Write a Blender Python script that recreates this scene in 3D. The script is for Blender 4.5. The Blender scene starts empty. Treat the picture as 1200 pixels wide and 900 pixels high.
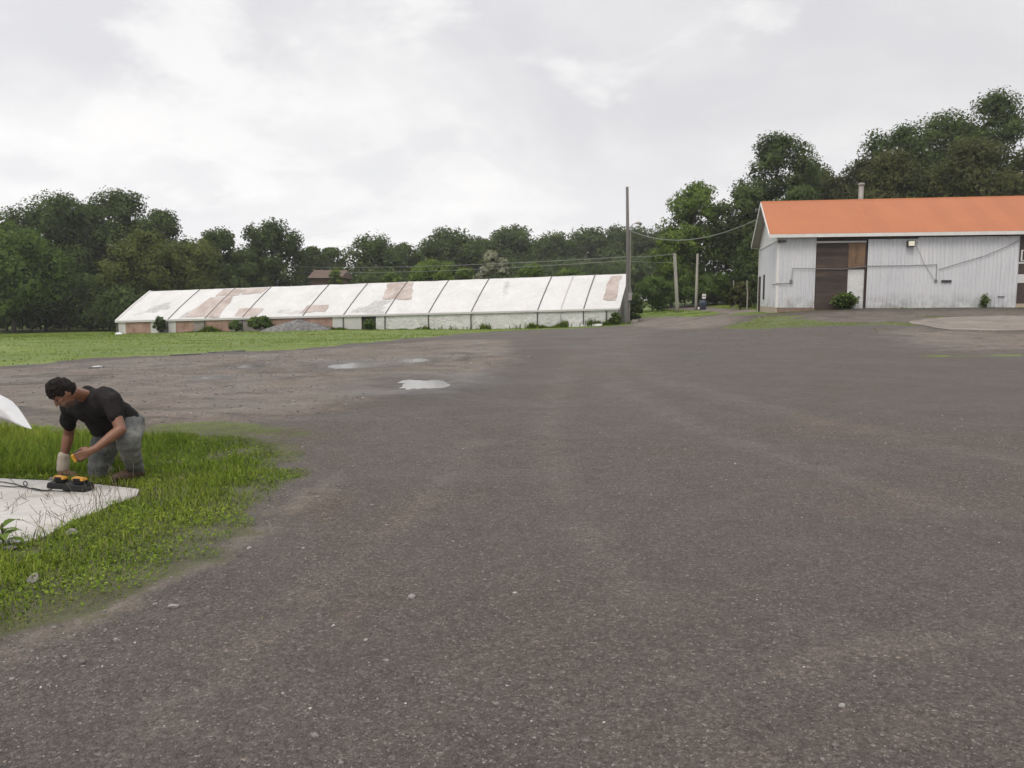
import bpy, bmesh, math, random
import numpy as np
from mathutils import Vector, Matrix, Quaternion
from mathutils.geometry import delaunay_2d_cdt

random.seed(7)
rng = np.random.default_rng(7)
scene = bpy.context.scene
COL = scene.collection
R = math.radians

# ------------------------------------------------------------------ camera
CAM_H, FPX = 1.6, 950.0            # eye height; focal length in pixels of a 1200 px wide photograph
PITCH = math.atan(100.0 / FPX)     # horizon 100 px above the centre
cd = bpy.data.cameras.new('camera')
cam = bpy.data.objects.new('camera', cd)
COL.objects.link(cam)
cam.location = (0, 0, CAM_H)
cam.rotation_euler = (math.pi / 2 - PITCH, 0, 0)
cd.sensor_width = 36.0
cd.lens = 36.0 * FPX / 1200.0
cd.clip_start, cd.clip_end = 0.05, 3000.0
scene.camera = cam

# ------------------------------------------------------------------ sky, sun, exposure
SUN_EL, SUN_AZ = R(56), R(205)      # azimuth clockwise from +Y: behind the camera, to its left
world = bpy.data.worlds.new('World')
scene.world = world
world.use_nodes = True
wt = world.node_tree
wt.nodes.clear()


class NT:
    """short hand for building node trees"""
    def __init__(s, tree):
        s.t = tree

    def n(s, typ, **kw):
        nd = s.t.nodes.new(typ)
        for k, v in kw.items():
            if k.startswith('i_'):
                nd.inputs[k[2:].replace('_', ' ')].default_value = v
            else:
                setattr(nd, k, v)
        return nd

    def l(s, a, b):
        s.t.links.new(a, b)

    def math(s, op, a, b=0.0, c=None, clamp=False):
        nd = s.t.nodes.new('ShaderNodeMath')
        nd.operation = op
        nd.use_clamp = clamp
        for i, v in enumerate((a, b) if c is None else (a, b, c)):
            if isinstance(v, (int, float)):
                nd.inputs[i].default_value = v
            else:
                s.l(v, nd.inputs[i])
        return nd.outputs[0]

    def mix(s, f, a, b, blend='MIX'):
        nd = s.t.nodes.new('ShaderNodeMix')
        nd.data_type = 'RGBA'
        nd.blend_type = blend
        for v, k in ((f, 0), (a, 6), (b, 7)):
            if isinstance(v, (int, float)):
                nd.inputs[k].default_value = v
            elif isinstance(v, tuple):
                nd.inputs[k].default_value = v if len(v) == 4 else v + (1,)
            else:
                s.l(v, nd.inputs[k])
        return nd.outputs[2]

    def ramp(s, f, stops, interp='LINEAR'):
        nd = s.t.nodes.new('ShaderNodeValToRGB')
        nd.color_ramp.interpolation = interp
        e = nd.color_ramp.elements
        while len(e) < len(stops):
            e.new(0.5)
        for el, (p, c) in zip(e, stops):
            el.position = p
            el.color = (c, c, c, 1) if isinstance(c, (int, float)) else (c + (1,) if len(c) == 3 else c)
        s.l(f, nd.inputs[0])
        return nd.outputs[0]

    def noise(s, vec, scale, detail=4, rough=0.5, dist=0.0, out='Fac'):
        nd = s.t.nodes.new('ShaderNodeTexNoise')
        nd.inputs['Scale'].default_value = scale
        nd.inputs['Detail'].default_value = detail
        nd.inputs['Roughness'].default_value = rough
        nd.inputs['Distortion'].default_value = dist
        if vec is not None:
            s.l(vec, nd.inputs['Vector'])
        return nd.outputs[out]

    def voro(s, vec, scale, out='Distance', feature='F1', rnd=1.0):
        nd = s.t.nodes.new('ShaderNodeTexVoronoi')
        nd.feature = feature
        nd.inputs['Scale'].default_value = scale
        nd.inputs['Randomness'].default_value = rnd
        s.l(vec, nd.inputs['Vector'])
        return nd.outputs[out]

    def maprange(s, v, a, b, c=0.0, d=1.0, smooth=False):
        nd = s.t.nodes.new('ShaderNodeMapRange')
        if smooth:
            nd.interpolation_type = 'SMOOTHSTEP'
        s.l(v, nd.inputs[0])
        for i, x in enumerate((a, b, c, d)):
            nd.inputs[i + 1].default_value = x
        return nd.outputs[0]


w = NT(wt)
wo = w.n('ShaderNodeOutputWorld')
bg = w.n('ShaderNodeBackground')
sky = w.n('ShaderNodeTexSky')
sky.sky_type = 'NISHITA'
sky.sun_disc = False
sky.sun_elevation = SUN_EL
sky.sun_rotation = SUN_AZ
sky.air_density, sky.dust_density = 1.0, 2.0
SKY_STRENGTH = 0.1
tc = w.n('ShaderNodeTexCoord')
sep = w.n('ShaderNodeSeparateXYZ')
w.l(tc.outputs['Generated'], sep.inputs[0])
dz = w.math('MAXIMUM', sep.outputs['Z'], 0.0)
den = w.math('ADD', dz, 0.34)
cmb = w.n('ShaderNodeCombineXYZ')
w.l(w.math('DIVIDE', sep.outputs['X'], den), cmb.inputs[0])
w.l(w.math('DIVIDE', sep.outputs['Y'], den), cmb.inputs[1])
cmb.inputs[2].default_value = 3.7
cv = cmb.outputs[0]
big = w.noise(cv, 1.1, 5, 0.5, 0.5)
mid = w.noise(cv, 2.2, 7, 0.50, 0.7)
fine = w.noise(cv, 6.0, 6, 0.52, 0.3)
dens = w.math('ADD', w.math('MULTIPLY', big, 0.55), w.math('ADD', w.math('MULTIPLY', mid, 0.33), w.math('MULTIPLY', fine, 0.12)))
grey = w.ramp(big, [(0.36, (8.9, 8.8, 8.8)), (0.50, (8.05, 7.97, 8.1)), (0.62, (7.1, 7.1, 7.4))])
puffd = w.math('ADD', w.math('MULTIPLY', mid, 0.62), w.math('ADD', w.math('MULTIPLY', fine, 0.26), w.math('MULTIPLY', w.noise(cv, 16.0, 5, 0.6, 0.2), 0.08)))
puff = w.maprange(puffd, 0.48, 0.60, 0.0, 0.72, True)
shade = w.maprange(puffd, 0.40, 0.49, 0.0, 1.0, True)
cloud = w.mix(puff, w.mix(w.math('MULTIPLY', w.math('SUBTRACT', 1.0, shade), 0.30), grey, (7.0, 7.0, 7.35)), (9.5, 9.4, 9.3))
# brighter to the left where the sun stands behind the cloud, and overhead as under any overcast
left = w.maprange(sep.outputs['X'], -0.6, 0.5, 1.10, 0.99)
zen = w.maprange(sep.outputs['Z'], 0.36, 0.95, 1.02, 2.1, True)
low = w.maprange(sep.outputs['Z'], 0.0, 0.2, 1.10, 1.0)
lum = w.math('MULTIPLY', w.math('MULTIPLY', left, low), zen)
cl = w.n('ShaderNodeVectorMath', operation='SCALE')
w.l(cloud, cl.inputs[0])
w.l(lum, cl.inputs['Scale'])
cover = w.maprange(dens, 0.30, 0.44, 0.86, 0.985)
w.l(w.mix(cover, sky.outputs[0], cl.outputs[0]), bg.inputs['Color'])
bg.inputs['Strength'].default_value = SKY_STRENGTH
w.l(bg.outputs[0], wo.inputs[0])

sd = bpy.data.lights.new('sun', 'SUN')
sd.energy = 1.3
sd.angle = R(22)
sd.color = (1.0, 0.90, 0.76)
sun = bpy.data.objects.new('sun', sd)
COL.objects.link(sun)
sdir = Vector((math.sin(SUN_AZ) * math.cos(SUN_EL), math.cos(SUN_AZ) * math.cos(SUN_EL), math.sin(SUN_EL)))
sun.rotation_euler = sdir.to_track_quat('Z', 'Y').to_euler()
sun.location = (0, 0, 40)
scene.view_settings.view_transform = 'Standard'
scene.view_settings.look = 'None'
scene.view_settings.gamma = 1
scene.view_settings.use_curve_mapping = False
scene.view_settings.exposure = 0.0
scene.cycles.max_bounces = 6
scene.cycles.diffuse_bounces = 3
scene.cycles.transparent_max_bounces = 6
scene.cycles.use_denoising = True


# ------------------------------------------------------------------ numeric helpers
def ray(px, py):
    u, v = (px - 600) / FPX, (450 - py) / FPX
    c, s = math.cos(PITCH), math.sin(PITCH)
    return np.array([u, c + v * s, -s + v * c])


def at(px, py, depth):
    """the point seen at photo pixel (px, py) at the given distance along +Y"""
    d = ray(px, py)
    p = d * (depth / d[1])
    return np.array([p[0], p[1], p[2] + CAM_H])


def hash2(ix, iy, seed):
    h = (ix.astype(np.int64) * 374761393 + iy.astype(np.int64) * 668265263 + seed * 974634541) & 0x7fffffff
    h = (h ^ (h >> 13)) * 1274126177 & 0x7fffffff
    h = h ^ (h >> 16)
    return (h & 0xffff) / 65535.0


def vn(x, y, seed=0):
    """value noise, about -0.5 .. 0.5"""
    x, y = np.asarray(x, float), np.asarray(y, float)
    ix, iy = np.floor(x), np.floor(y)
    fx, fy = x - ix, y - iy
    fx, fy = fx * fx * (3 - 2 * fx), fy * fy * (3 - 2 * fy)
    a = hash2(ix, iy, seed); b = hash2(ix + 1, iy, seed)
    c = hash2(ix, iy + 1, seed); d = hash2(ix + 1, iy + 1, seed)
    return (a * (1 - fx) + b * fx) * (1 - fy) + (c * (1 - fx) + d * fx) * fy - 0.5


def fbm(x, y, seed=0, o=4):
    s, a = 0, 1.0
    for i in range(o):
        s = s + a * vn(x * 2 ** i, y * 2 ** i, seed + i * 17)
        a *= 0.5
    return s


def sd_poly(X, Y, poly):
    """signed distance, negative inside"""
    X, Y = np.asarray(X, float), np.asarray(Y, float)
    best = np.full(X.shape, 1e18)
    ins = np.zeros(X.shape, bool)
    n = len(poly)
    for i in range(n):
        x0, y0 = poly[i]; x1, y1 = poly[(i + 1) % n]
        dx, dy = x1 - x0, y1 - y0
        L = dx * dx + dy * dy + 1e-12
        t = np.clip(((X - x0) * dx + (Y - y0) * dy) / L, 0, 1)
        best = np.minimum(best, (X - x0 - t * dx) ** 2 + (Y - y0 - t * dy) ** 2)
        if abs(dy) > 1e-12:
            ins ^= ((y0 > Y) != (y1 > Y)) & (X < x0 + dx * (Y - y0) / dy)
    d = np.sqrt(best)
    return np.where(ins, -d, d)


def d_line(X, Y, pts):
    best = np.full(np.shape(X), 1e18)
    for (x0, y0), (x1, y1) in zip(pts[:-1], pts[1:]):
        dx, dy = x1 - x0, y1 - y0
        t = np.clip(((X - x0) * dx + (Y - y0) * dy) / (dx * dx + dy * dy + 1e-12), 0, 1)
        best = np.minimum(best, (X - x0 - t * dx) ** 2 + (Y - y0 - t * dy) ** 2)
    return np.sqrt(best)


def sstep(a, b, x):
    t = np.clip((x - a) / (b - a), 0, 1)
    return t * t * (3 - 2 * t)


# ------------------------------------------------------------------ terrain height
CTRL = np.array([
    (0, 0, 0), (-6, 4, 0), (6, 4, 0), (-4, 7, 0), (4, 10, 0), (-7, 12, 0), (0, 16, 0), (9, 14, 0.02), (-12, 20, -0.15),
    (0, 26, -0.03), (10, 24, 0.05), (16, 30, 0.27), (24, 30, 0.32), (4, 40, -0.12), (-14, 34, -0.42),
    (8.6, 66, -0.48), (-15, 73, -1.17), (-39, 80, -1.85), (-60, 86, -2.3), (-36, 50, -1.0),
    (13.6, 45.5, 0.66), (15.2, 55, 0.62), (17.6, 45.2, 1.0), (20, 44.6, 1.08), (27.5, 43.0, 1.12), (40, 41, 1.2), (27, 52, 1.1),
    (12.5, 62, 0.05), (11, 50, 0.2), (15.1, 75, 0.38), (18.3, 80, 0.5), (9, 34, 0.12), (14, 38.5, 0.52), (21, 38.5, 0.7),
    (30, 37, 0.72), (23, 34.5, 0.5), (34, 26, 0.3),
    (-60, 20, -0.2), (60, 10, 0.5), (60, 60, 1.8), (20, 100, 1.0), (50, 100, 2.0), (0, 110, -0.5), (-40, 115, -2.2), (-90, 100, -2.4),
    (0, 220, 0.0), (-200, 200, -2), (200, 200, 3), (-200, 0, 0), (200, 0, 1.5), (0, -60, 0), (0, 450, 0), (-420, 300, 0), (420, 300, 2)], float)


def tps_fit(c):
    n = len(c)
    d = np.hypot(c[:, None, 0] - c[None, :, 0], c[:, None, 1] - c[None, :, 1])
    K = np.where(d > 0, d * d * np.log(d + 1e-9), 0)
    P = np.c_[np.ones(n), c[:, :2]]
    A = np.zeros((n + 3, n + 3))
    A[:n, :n] = K + np.eye(n) * 0.5; A[:n, n:] = P; A[n:, :n] = P.T
    return np.linalg.solve(A, np.r_[c[:, 2], 0, 0, 0])


TPS = tps_fit(CTRL)


def hbase(x, y):
    x, y = np.asarray(x, float), np.asarray(y, float)
    cx, cy = np.clip(x, -400, 400), np.clip(y, -60, 440)
    s = TPS[-3] + TPS[-2] * cx + TPS[-1] * cy
    for (px, py, _), k in zip(CTRL, TPS[:-3]):
        r2 = (cx - px) ** 2 + (cy - py) ** 2
        s = s + k * 0.5 * r2 * np.log(r2 + 1e-9)
    return s


def gpt(px, py, h=hbase):
    """where the line of sight through a photo pixel meets the ground"""
    d = ray(px, py)
    t, prev = 1.0, 1.0
    while t < 600:
        p = d * t
        if p[2] + CAM_H < h(p[0], p[1]):
            break
        prev = t
        t *= 1.01
    lo, hi = prev, t
    for _ in range(30):
        m = (lo + hi) / 2
        p = d * m
        if p[2] + CAM_H < h(p[0], p[1]):
            hi = m
        else:
            lo = m
    return (d[0] * hi, d[1] * hi)


def gpoly(pts):
    return [gpt(*p) for p in pts]


PUD = [((492, 450.3), (40, 7.0)), ((414, 428), (27, 3.0)), ((294, 429.5), (15, 1.9)), ((487, 422.5), (15, 2.0)), ((251, 442.5), (13, 1.6)),
       ]
PUDW = []
for (cx, cy), (a, b) in PUD:
    c = gpt(cx, cy); e = gpt(cx + a, cy); f = gpt(cx, cy + b); g = gpt(cx, cy - b)
    PUDW.append((c[0], c[1], e[0] - c[0], (g[1] - f[1]) / 2))


def height(x, y):
    x, y = np.asarray(x, float), np.asarray(y, float)
    z = hbase(x, y)
    amp = sstep(-1, 3, np.hypot(x, y)) * (1 - 0.5 * sstep(30, 60, y))
    z = z + 0.05 * sstep(12, 18, y) * (1 - sstep(40, 60, y)) * (1 - sstep(-2, 4, x)) * fbm(x / 1.6, y / 0.9, 77, 3)
    z = z + amp * (0.045 * fbm(x / 3.1, y / 3.1, 5, 3) + 0.012 * fbm(x / 0.55, y / 0.55, 9, 2))
    for (cx, cy, a, b) in PUDW:
        q = np.sqrt(((x - cx) / a) ** 2 + ((y - cy) / b) ** 2) + 0.58 * fbm(x / (0.55 * a), y / (0.8 * b), 31, 4)
        z0 = hbase(cx, cy)
        k = 1 - sstep(0.75, 2.2, q)
        z = z * (1 - k) + (z0 - 0.03 + 0.05 * np.minimum(q, 2.4) - 0.02) * k
    return z


def axis(segs):
    out = [segs[0][0]]
    for a, b, s0, s1 in segs:
        n = max(1, int(round(2 * (b - a) / (s0 + s1))))
        t = np.linspace(0, 1, n + 1)[1:]
        ws = s0 + (s1 - s0) * (t - 0.5 / n)
        ws = ws / ws.sum() * (b - a)
        out += list(a + np.cumsum(ws))
    return np.array(out)


GX = axis([(-400, -120, 50, 12), (-120, -45, 8, 2), (-45, -12, 1.4, 0.3), (-12, -7, 0.22, 0.1), (-7, 4, 0.09, 0.09), (4, 10, 0.12, 0.25),
           (10, 40, 0.3, 0.8), (40, 120, 2, 10), (120, 400, 14, 50)])
GY = axis([(-110, -20, 30, 5), (-20, 1.5, 3, 0.2), (1.5, 12, 0.09, 0.09), (12, 22, 0.09, 0.15), (22, 60, 0.18, 0.5), (60, 120, 0.7, 2.5), (120, 420, 4, 40)])
XX, YY = np.meshgrid(GX, GY)
ZZ = height(XX, YY)


def Hg(x, y):
    """height of the built ground mesh"""
    x, y = np.asarray(x, float), np.asarray(y, float)
    i = np.clip(np.searchsorted(GX, x) - 1, 0, len(GX) - 2)
    j = np.clip(np.searchsorted(GY, y) - 1, 0, len(GY) - 2)
    fx = (x - GX[i]) / (GX[i + 1] - GX[i]); fy = (y - GY[j]) / (GY[j + 1] - GY[j])
    return (ZZ[j, i] * (1 - fx) + ZZ[j, i + 1] * fx) * (1 - fy) + (ZZ[j + 1, i] * (1 - fx) + ZZ[j + 1, i + 1] * fx) * fy


# ------------------------------------------------------------------ object helpers
def link_mesh(name, me, mat, parent=None):
    o = bpy.data.objects.new(name, me)
    COL.objects.link(o)
    if mat is not None:
        for m in (mat if isinstance(mat, (list, tuple)) else [mat]):
            me.materials.append(m)
    if parent is not None:
        o.parent = parent
    return o


def world_off(parent):
    v = Vector((0, 0, 0))
    while parent is not None:
        v = v + parent.location
        parent = parent.parent
    return np.array(v)


def np_mesh(name, V, F, mat, parent=None, smooth=False, attrs=None, fmat=None):
    """V in world space, F an array of equal sized faces or a list of tuples"""
    V = np.asarray(V, float) - world_off(parent)
    me = bpy.data.meshes.new(name)
    if isinstance(F, np.ndarray):
        nf, k = F.shape
        me.vertices.add(len(V)); me.vertices.foreach_set('co', V.astype(np.float32).ravel())
        me.loops.add(nf * k); me.loops.foreach_set('vertex_index', F.astype(np.int32).ravel())
        me.polygons.add(nf)
        me.polygons.foreach_set('loop_start', np.arange(0, nf * k, k, dtype=np.int32))
        me.update(calc_edges=True)
    else:
        me.from_pydata([tuple(v) for v in V], [], [tuple(f) for f in F])
        me.update()
    if smooth:
        me.polygons.foreach_set('use_smooth', np.ones(len(me.polygons), bool))
    if fmat is not None:
        me.polygons.foreach_set('material_index', np.asarray(fmat, np.int32))
    for k, a in (attrs or {}).items():
        a = np.asarray(a, np.float32)
        if a.ndim == 2:
            me.attributes.new(k, 'FLOAT_VECTOR', 'POINT').data.foreach_set('vector', a.ravel())
        else:
            me.attributes.new(k, 'FLOAT', 'POINT').data.foreach_set('value', a.ravel())
    return link_mesh(name, me, mat, parent)


class MB:
    """collects simple solids in world space and links them as ONE mesh object"""
    def __init__(s):
        s.v, s.f = [], []

    def add(s, V, F):
        n = len(s.v)
        s.v += [tuple(map(float, p)) for p in V]
        s.f += [tuple(i + n for i in f) for f in F]
        return s

    def hexa(s, p):
        return s.add(p, [(3, 2, 1, 0), (4, 5, 6, 7), (0, 1, 5, 4), (1, 2, 6, 5), (2, 3, 7, 6), (3, 0, 4, 7)])

    def box(s, o, ax, ay, az, lo, hi):
        """box in the frame o, ax, ay, az from lo to hi"""
        o, ax, ay, az = (np.asarray(q, float) for q in (o, ax, ay, az))
        P = []
        for z in (lo[2], hi[2]):
            for (x, y) in ((lo[0], lo[1]), (hi[0], lo[1]), (hi[0], hi[1]), (lo[0], hi[1])):
                P.append(o + ax * x + ay * y + az * z)
        return s.hexa(P)

    def tube(s, pts, rad, n=8, cap=True):
        pts = [np.asarray(p, float) for p in pts]
        if isinstance(rad, (int, float)):
            rad = [rad] * len(pts)
        V, F = [], []
        ref = np.array([0.31, 0.17, 0.93])
        for i, p in enumerate(pts):
            t = pts[min(i + 1, len(pts) - 1)] - pts[max(i - 1, 0)]
            t = t / (np.linalg.norm(t) + 1e-12)
            if abs(t @ ref) > 0.95:
                ref = np.array([0.9, 0.1, 0.2])
            a = np.cross(t, ref); a /= np.linalg.norm(a)
            b = np.cross(t, a)
            for k in range(n):
                q = 2 * math.pi * k / n
                V.append(p + rad[i] * (math.cos(q) * a + math.sin(q) * b))
        for i in range(len(pts) - 1):
            for k in range(n):
                F.append((i * n + k, i * n + (k + 1) % n, (i + 1) * n + (k + 1) % n, (i + 1) * n + k))
        if cap:
            F.append(tuple(range(n - 1, -1, -1)))
            F.append(tuple((len(pts) - 1) * n + k for k in range(n)))
        return s.add(V, F)

    def build(s, name, mat, parent=None, smooth=False, bevel=0.0):
        o = np_mesh(name, np.array(s.v), s.f, mat, parent, smooth)
        bm = bmesh.new(); bm.from_mesh(o.data)
        bmesh.ops.recalc_face_normals(bm, faces=bm.faces)
        if bevel:
            bmesh.ops.bevel(bm, geom=[e for e in bm.edges], offset=bevel, segments=2, affect='EDGES', profile=0.6)
        bm.to_mesh(o.data); bm.free()
        return o


def thing(name, label, cat, loc=(0, 0, 0), group=None):
    o = bpy.data.objects.new(name, None)
    o.empty_display_size = 0.2
    COL.objects.link(o)
    o.location = tuple(float(q) for q in loc)
    return tag(o, label, cat, group)


def tag(o, label, cat, group=None):
    o['label'] = label; o['category'] = cat
    if group:
        o['group'] = group
    return o


def structure(o, label=None):
    o['kind'] = 'structure'
    if label:
        o['label'] = label
    return o


def stuff(o, label, cat):
    o['kind'] = 'stuff'; o['label'] = label; o['category'] = cat
    return o


# ------------------------------------------------------------------ materials
def mat_new(name):
    m = bpy.data.materials.new(name)
    m.use_nodes = True
    t = NT(m.node_tree)
    b = m.node_tree.nodes['Principled BSDF']
    return m, t, b


def pos(t):
    g = t.n('ShaderNodeNewGeometry')
    return g.outputs['Position']


def attr(t, name):
    a = t.n('ShaderNodeAttribute')
    a.attribute_name = name
    return a.outputs['Fac']


def bump(t, b, h, strength=0.3, dist=0.01):
    n = t.n('ShaderNodeBump')
    n.inputs['Strength'].default_value = strength
    n.inputs['Distance'].default_value = dist
    t.l(h, n.inputs['Height'])
    t.l(n.outputs[0], b.inputs['Normal'])


def stretch(t, v, sx, sy, sz):
    m = t.n('ShaderNodeMapping')
    m.inputs['Scale'].default_value = (sx, sy, sz)
    t.l(v, m.inputs['Vector'])
    return m.outputs[0]


def plain(name, c, rough=0.7, var=0.25, scale=6.0, metal=0.0, bmp=0.0, st=(1, 1, 1), c2=None, spec=0.5):
    """a colour broken by two sizes of noise"""
    m, t, b = mat_new(name)
    p = stretch(t, pos(t), *st)
    n = t.math('ADD', t.math('MULTIPLY', t.noise(p, scale, 5, 0.6), 0.65), t.math('MULTIPLY', t.noise(p, scale * 6, 3, 0.6), 0.35))
    lo = tuple(x * (1 - var) for x in c)
    hi = tuple(min(1, x * (1 + var)) for x in c) if c2 is None else c2
    t.l(t.ramp(n, [(0.33, lo), (0.67, hi)]), b.inputs['Base Color'])
    b.inputs['Roughness'].default_value = rough
    b.inputs['Metallic'].default_value = metal
    b.inputs['Specular IOR Level'].default_value = spec
    if bmp:
        bump(t, b, n, 0.6, bmp)
    return m


def make_ground_mat():
    m, t, b = mat_new('ground_surface')
    p = pos(t)
    # loose chippings of three sizes pressed into dark grey fines
    pw = t.n('ShaderNodeVectorMath', operation='ADD')
    t.l(p, pw.inputs[0])
    sc = t.n('ShaderNodeVectorMath', operation='SCALE')
    t.l(t.noise(p, 30, 2, 0.5, out='Color'), sc.inputs[0]); sc.inputs['Scale'].default_value = 0.02
    t.l(sc.outputs[0], pw.inputs[1])
    pv = pw.outputs[0]
    c1 = t.voro(pv, 150, 'Color'); c2 = t.voro(pv, 64, 'Color')
    s1 = t.n('ShaderNodeSeparateColor'); t.l(c1, s1.inputs[0])
    s2 = t.n('ShaderNodeSeparateColor'); t.l(c2, s2.inputs[0])
    sp = t.math('ADD', t.math('MULTIPLY', s1.outputs[0], 0.55), t.math('MULTIPLY', s2.outputs[0], 0.45))
    grav = t.ramp(sp, [(0.06, (0.035, 0.030, 0.0268)), (0.40, (0.067, 0.0575, 0.0515)), (0.70, (0.088, 0.076, 0.0685)), (0.88, (0.135, 0.119, 0.108)), (0.98, (0.25, 0.23, 0.212))])
    bigv = t.noise(p, 0.33, 5, 0.62, 0.6)
    midv = t.noise(p, 2.1, 5, 0.65, 0.4)
    smlv = t.noise(p, 11, 4, 0.6)
    k = t.math('ADD', t.math('MULTIPLY', bigv, 0.55), t.math('ADD', t.math('MULTIPLY', midv, 0.3), t.math('MULTIPLY', smlv, 0.15)))
    grav = t.mix(1.0, grav, t.ramp(k, [(0.36, (0.72, 0.69, 0.66)), (0.5, (1.0, 0.96, 0.92)), (0.64, (1.24, 1.16, 1.08))]), 'MULTIPLY')
    grit = t.math('ADD', t.math('MULTIPLY', t.noise(p, 34, 3, 0.75), 0.5), t.math('MULTIPLY', t.noise(p, 9, 4, 0.75), 0.5))
    grav = t.mix(1.0, grav, t.ramp(grit, [(0.34, (0.80, 0.79, 0.78)), (0.5, (1.0, 1.0, 1.0)), (0.62, (1.18, 1.17, 1.16)), (0.72, (1.5, 1.48, 1.46))]), 'MULTIPLY')
    pale = t.math('MULTIPLY', attr(t, 'pale'), t.ramp(midv, [(0.3, 0.25), (0.7, 1.0)]))
    grav = t.mix(pale, grav, t.mix(1.0, grav, (1.62, 1.60, 1.57), 'MULTIPLY'))
    rust = t.math('MULTIPLY', t.ramp(t.noise(p, 0.5, 4, 0.6, 1.0), [(0.58, 0.0), (0.72, 1.0)]), 0.4)
    grav = t.mix(rust, grav, t.mix(1.0, grav, (1.24, 1.06, 0.93), 'MULTIPLY'))
    # bare brown dirt
    dn = t.math('ADD', t.math('MULTIPLY', t.noise(p, 1.3, 6, 0.65, 0.5), 0.6), t.math('MULTIPLY', t.noise(p, 14, 5, 0.65), 0.4))
    dirt = t.ramp(dn, [(0.34, (0.076, 0.058, 0.046)), (0.5, (0.128, 0.102, 0.083)), (0.66, (0.195, 0.162, 0.136))])
    dirt = t.mix(1.0, dirt, t.ramp(grit, [(0.34, (0.52, 0.52, 0.52)), (0.5, (1.0, 1.0, 1.0)), (0.64, (1.6, 1.6, 1.6))]), 'MULTIPLY')
    dirt = t.mix(t.ramp(sp, [(0.6, 0.0), (0.85, 0.65)]), dirt, (0.19, 0.178, 0.165))
    damp = t.ramp(t.noise(stretch(t, p, 0.6, 1.0, 1.0), 0.8, 5, 0.65, 0.8), [(0.36, 0.55), (0.46, 1.0)])
    dirt = t.mix(1.0, dirt, damp, 'MULTIPLY')
    moss = t.math('MULTIPLY', t.ramp(t.noise(stretch(t, p, 0.45, 1.0, 1.0), 1.0, 6, 0.7, 0.6), [(0.54, 0.0), (0.68, 1.0)]), 0.5)
    dirt = t.mix(moss, dirt, (0.10, 0.10, 0.055))
    dmask = t.math('ADD', attr(t, 'dirt'), t.math('MULTIPLY', t.math('SUBTRACT', midv, 0.5), 1.1))
    base = t.mix(t.maprange(dmask, 0.3, 0.75), grav, dirt)
    wetm = t.math('MULTIPLY', attr(t, 'wet'), t.ramp(midv, [(0.3, 0.6), (0.6, 1.0)]))
    base = t.mix(wetm, base, t.mix(1.0, base, (0.50, 0.48, 0.46), 'MULTIPLY'))
    # mossy, trodden grass: green thins out over a ragged edge
    gn = t.math('ADD', t.math('MULTIPLY', t.noise(p, 3.2, 6, 0.7), 0.6), t.math('MULTIPLY', t.noise(p, 22, 4, 0.7), 0.4))
    stripe = t.noise(stretch(t, p, 0.14, 0.5, 1.0), 1.0, 5, 0.6)
    gk = t.math('ADD', t.math('MULTIPLY', gn, 0.5), t.math('MULTIPLY', stripe, 0.5))
    soil = t.ramp(gn, [(0.33, (0.040, 0.036, 0.022)), (0.5, (0.066, 0.066, 0.030)), (0.66, (0.095, 0.098, 0.040))])
    lawn = t.ramp(gk, [(0.33, (0.055, 0.092, 0.013)), (0.48, (0.105, 0.155, 0.019)), (0.62, (0.17, 0.21, 0.032)), (0.72, (0.21, 0.21, 0.065))])
    gmask = t.math('ADD', attr(t, 'grass'), t.math('MULTIPLY', t.math('SUBTRACT', gn, 0.5), 1.5))
    gm = t.maprange(gmask, 0.36, 0.62)
    base = t.mix(gm, base, t.mix(attr(t, 'near'), lawn, soil))
    t.l(base, b.inputs['Base Color'])
    wet = t.ramp(bigv, [(0.42, 0.62), (0.6, 0.88)])
    t.l(t.math('SUBTRACT', wet, t.math('MULTIPLY', wetm, 0.3)), b.inputs['Roughness'])
    b.inputs['Specular IOR Level'].default_value = 0.35
    hh = t.math('ADD', t.math('MULTIPLY', t.voro(pv, 150, 'Distance'), -0.5), t.math('ADD', t.math('MULTIPLY', t.voro(pv, 64, 'Distance'), -0.8), t.math('MULTIPLY', smlv, 1.4)))
    bump(t, b, hh, 0.8, 0.014)
    return m


M_ground = make_ground_mat()


def leaf_mat(name, stops, trans=0.3):
    m = bpy.data.materials.new(name)
    m.use_nodes = True
    t = NT(m.node_tree)
    m.node_tree.nodes.clear()
    out = t.n('ShaderNodeOutputMaterial')
    col = t.ramp(attr(t, 'tint'), stops)
    pb = t.n('ShaderNodeBsdfPrincipled')
    t.l(col, pb.inputs['Base Color'])
    pb.inputs['Roughness'].default_value = 0.7
    pb.inputs['Specular IOR Level'].default_value = 0.12
    na = t.n('ShaderNodeAttribute'); na.attribute_name = 'nrm'
    t.l(na.outputs['Vector'], pb.inputs['Normal'])
    tr = t.n('ShaderNodeBsdfTranslucent')
    t.l(t.mix(1.0, col, (1.3, 1.4, 0.7), 'MULTIPLY'), tr.inputs[0])
    mx = t.n('ShaderNodeMixShader')
    mx.inputs[0].default_value = trans
    t.l(pb.outputs[0], mx.inputs[1]); t.l(tr.outputs[0], mx.inputs[2])
    t.l(mx.outputs[0], out.inputs[0])
    return m


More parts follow.
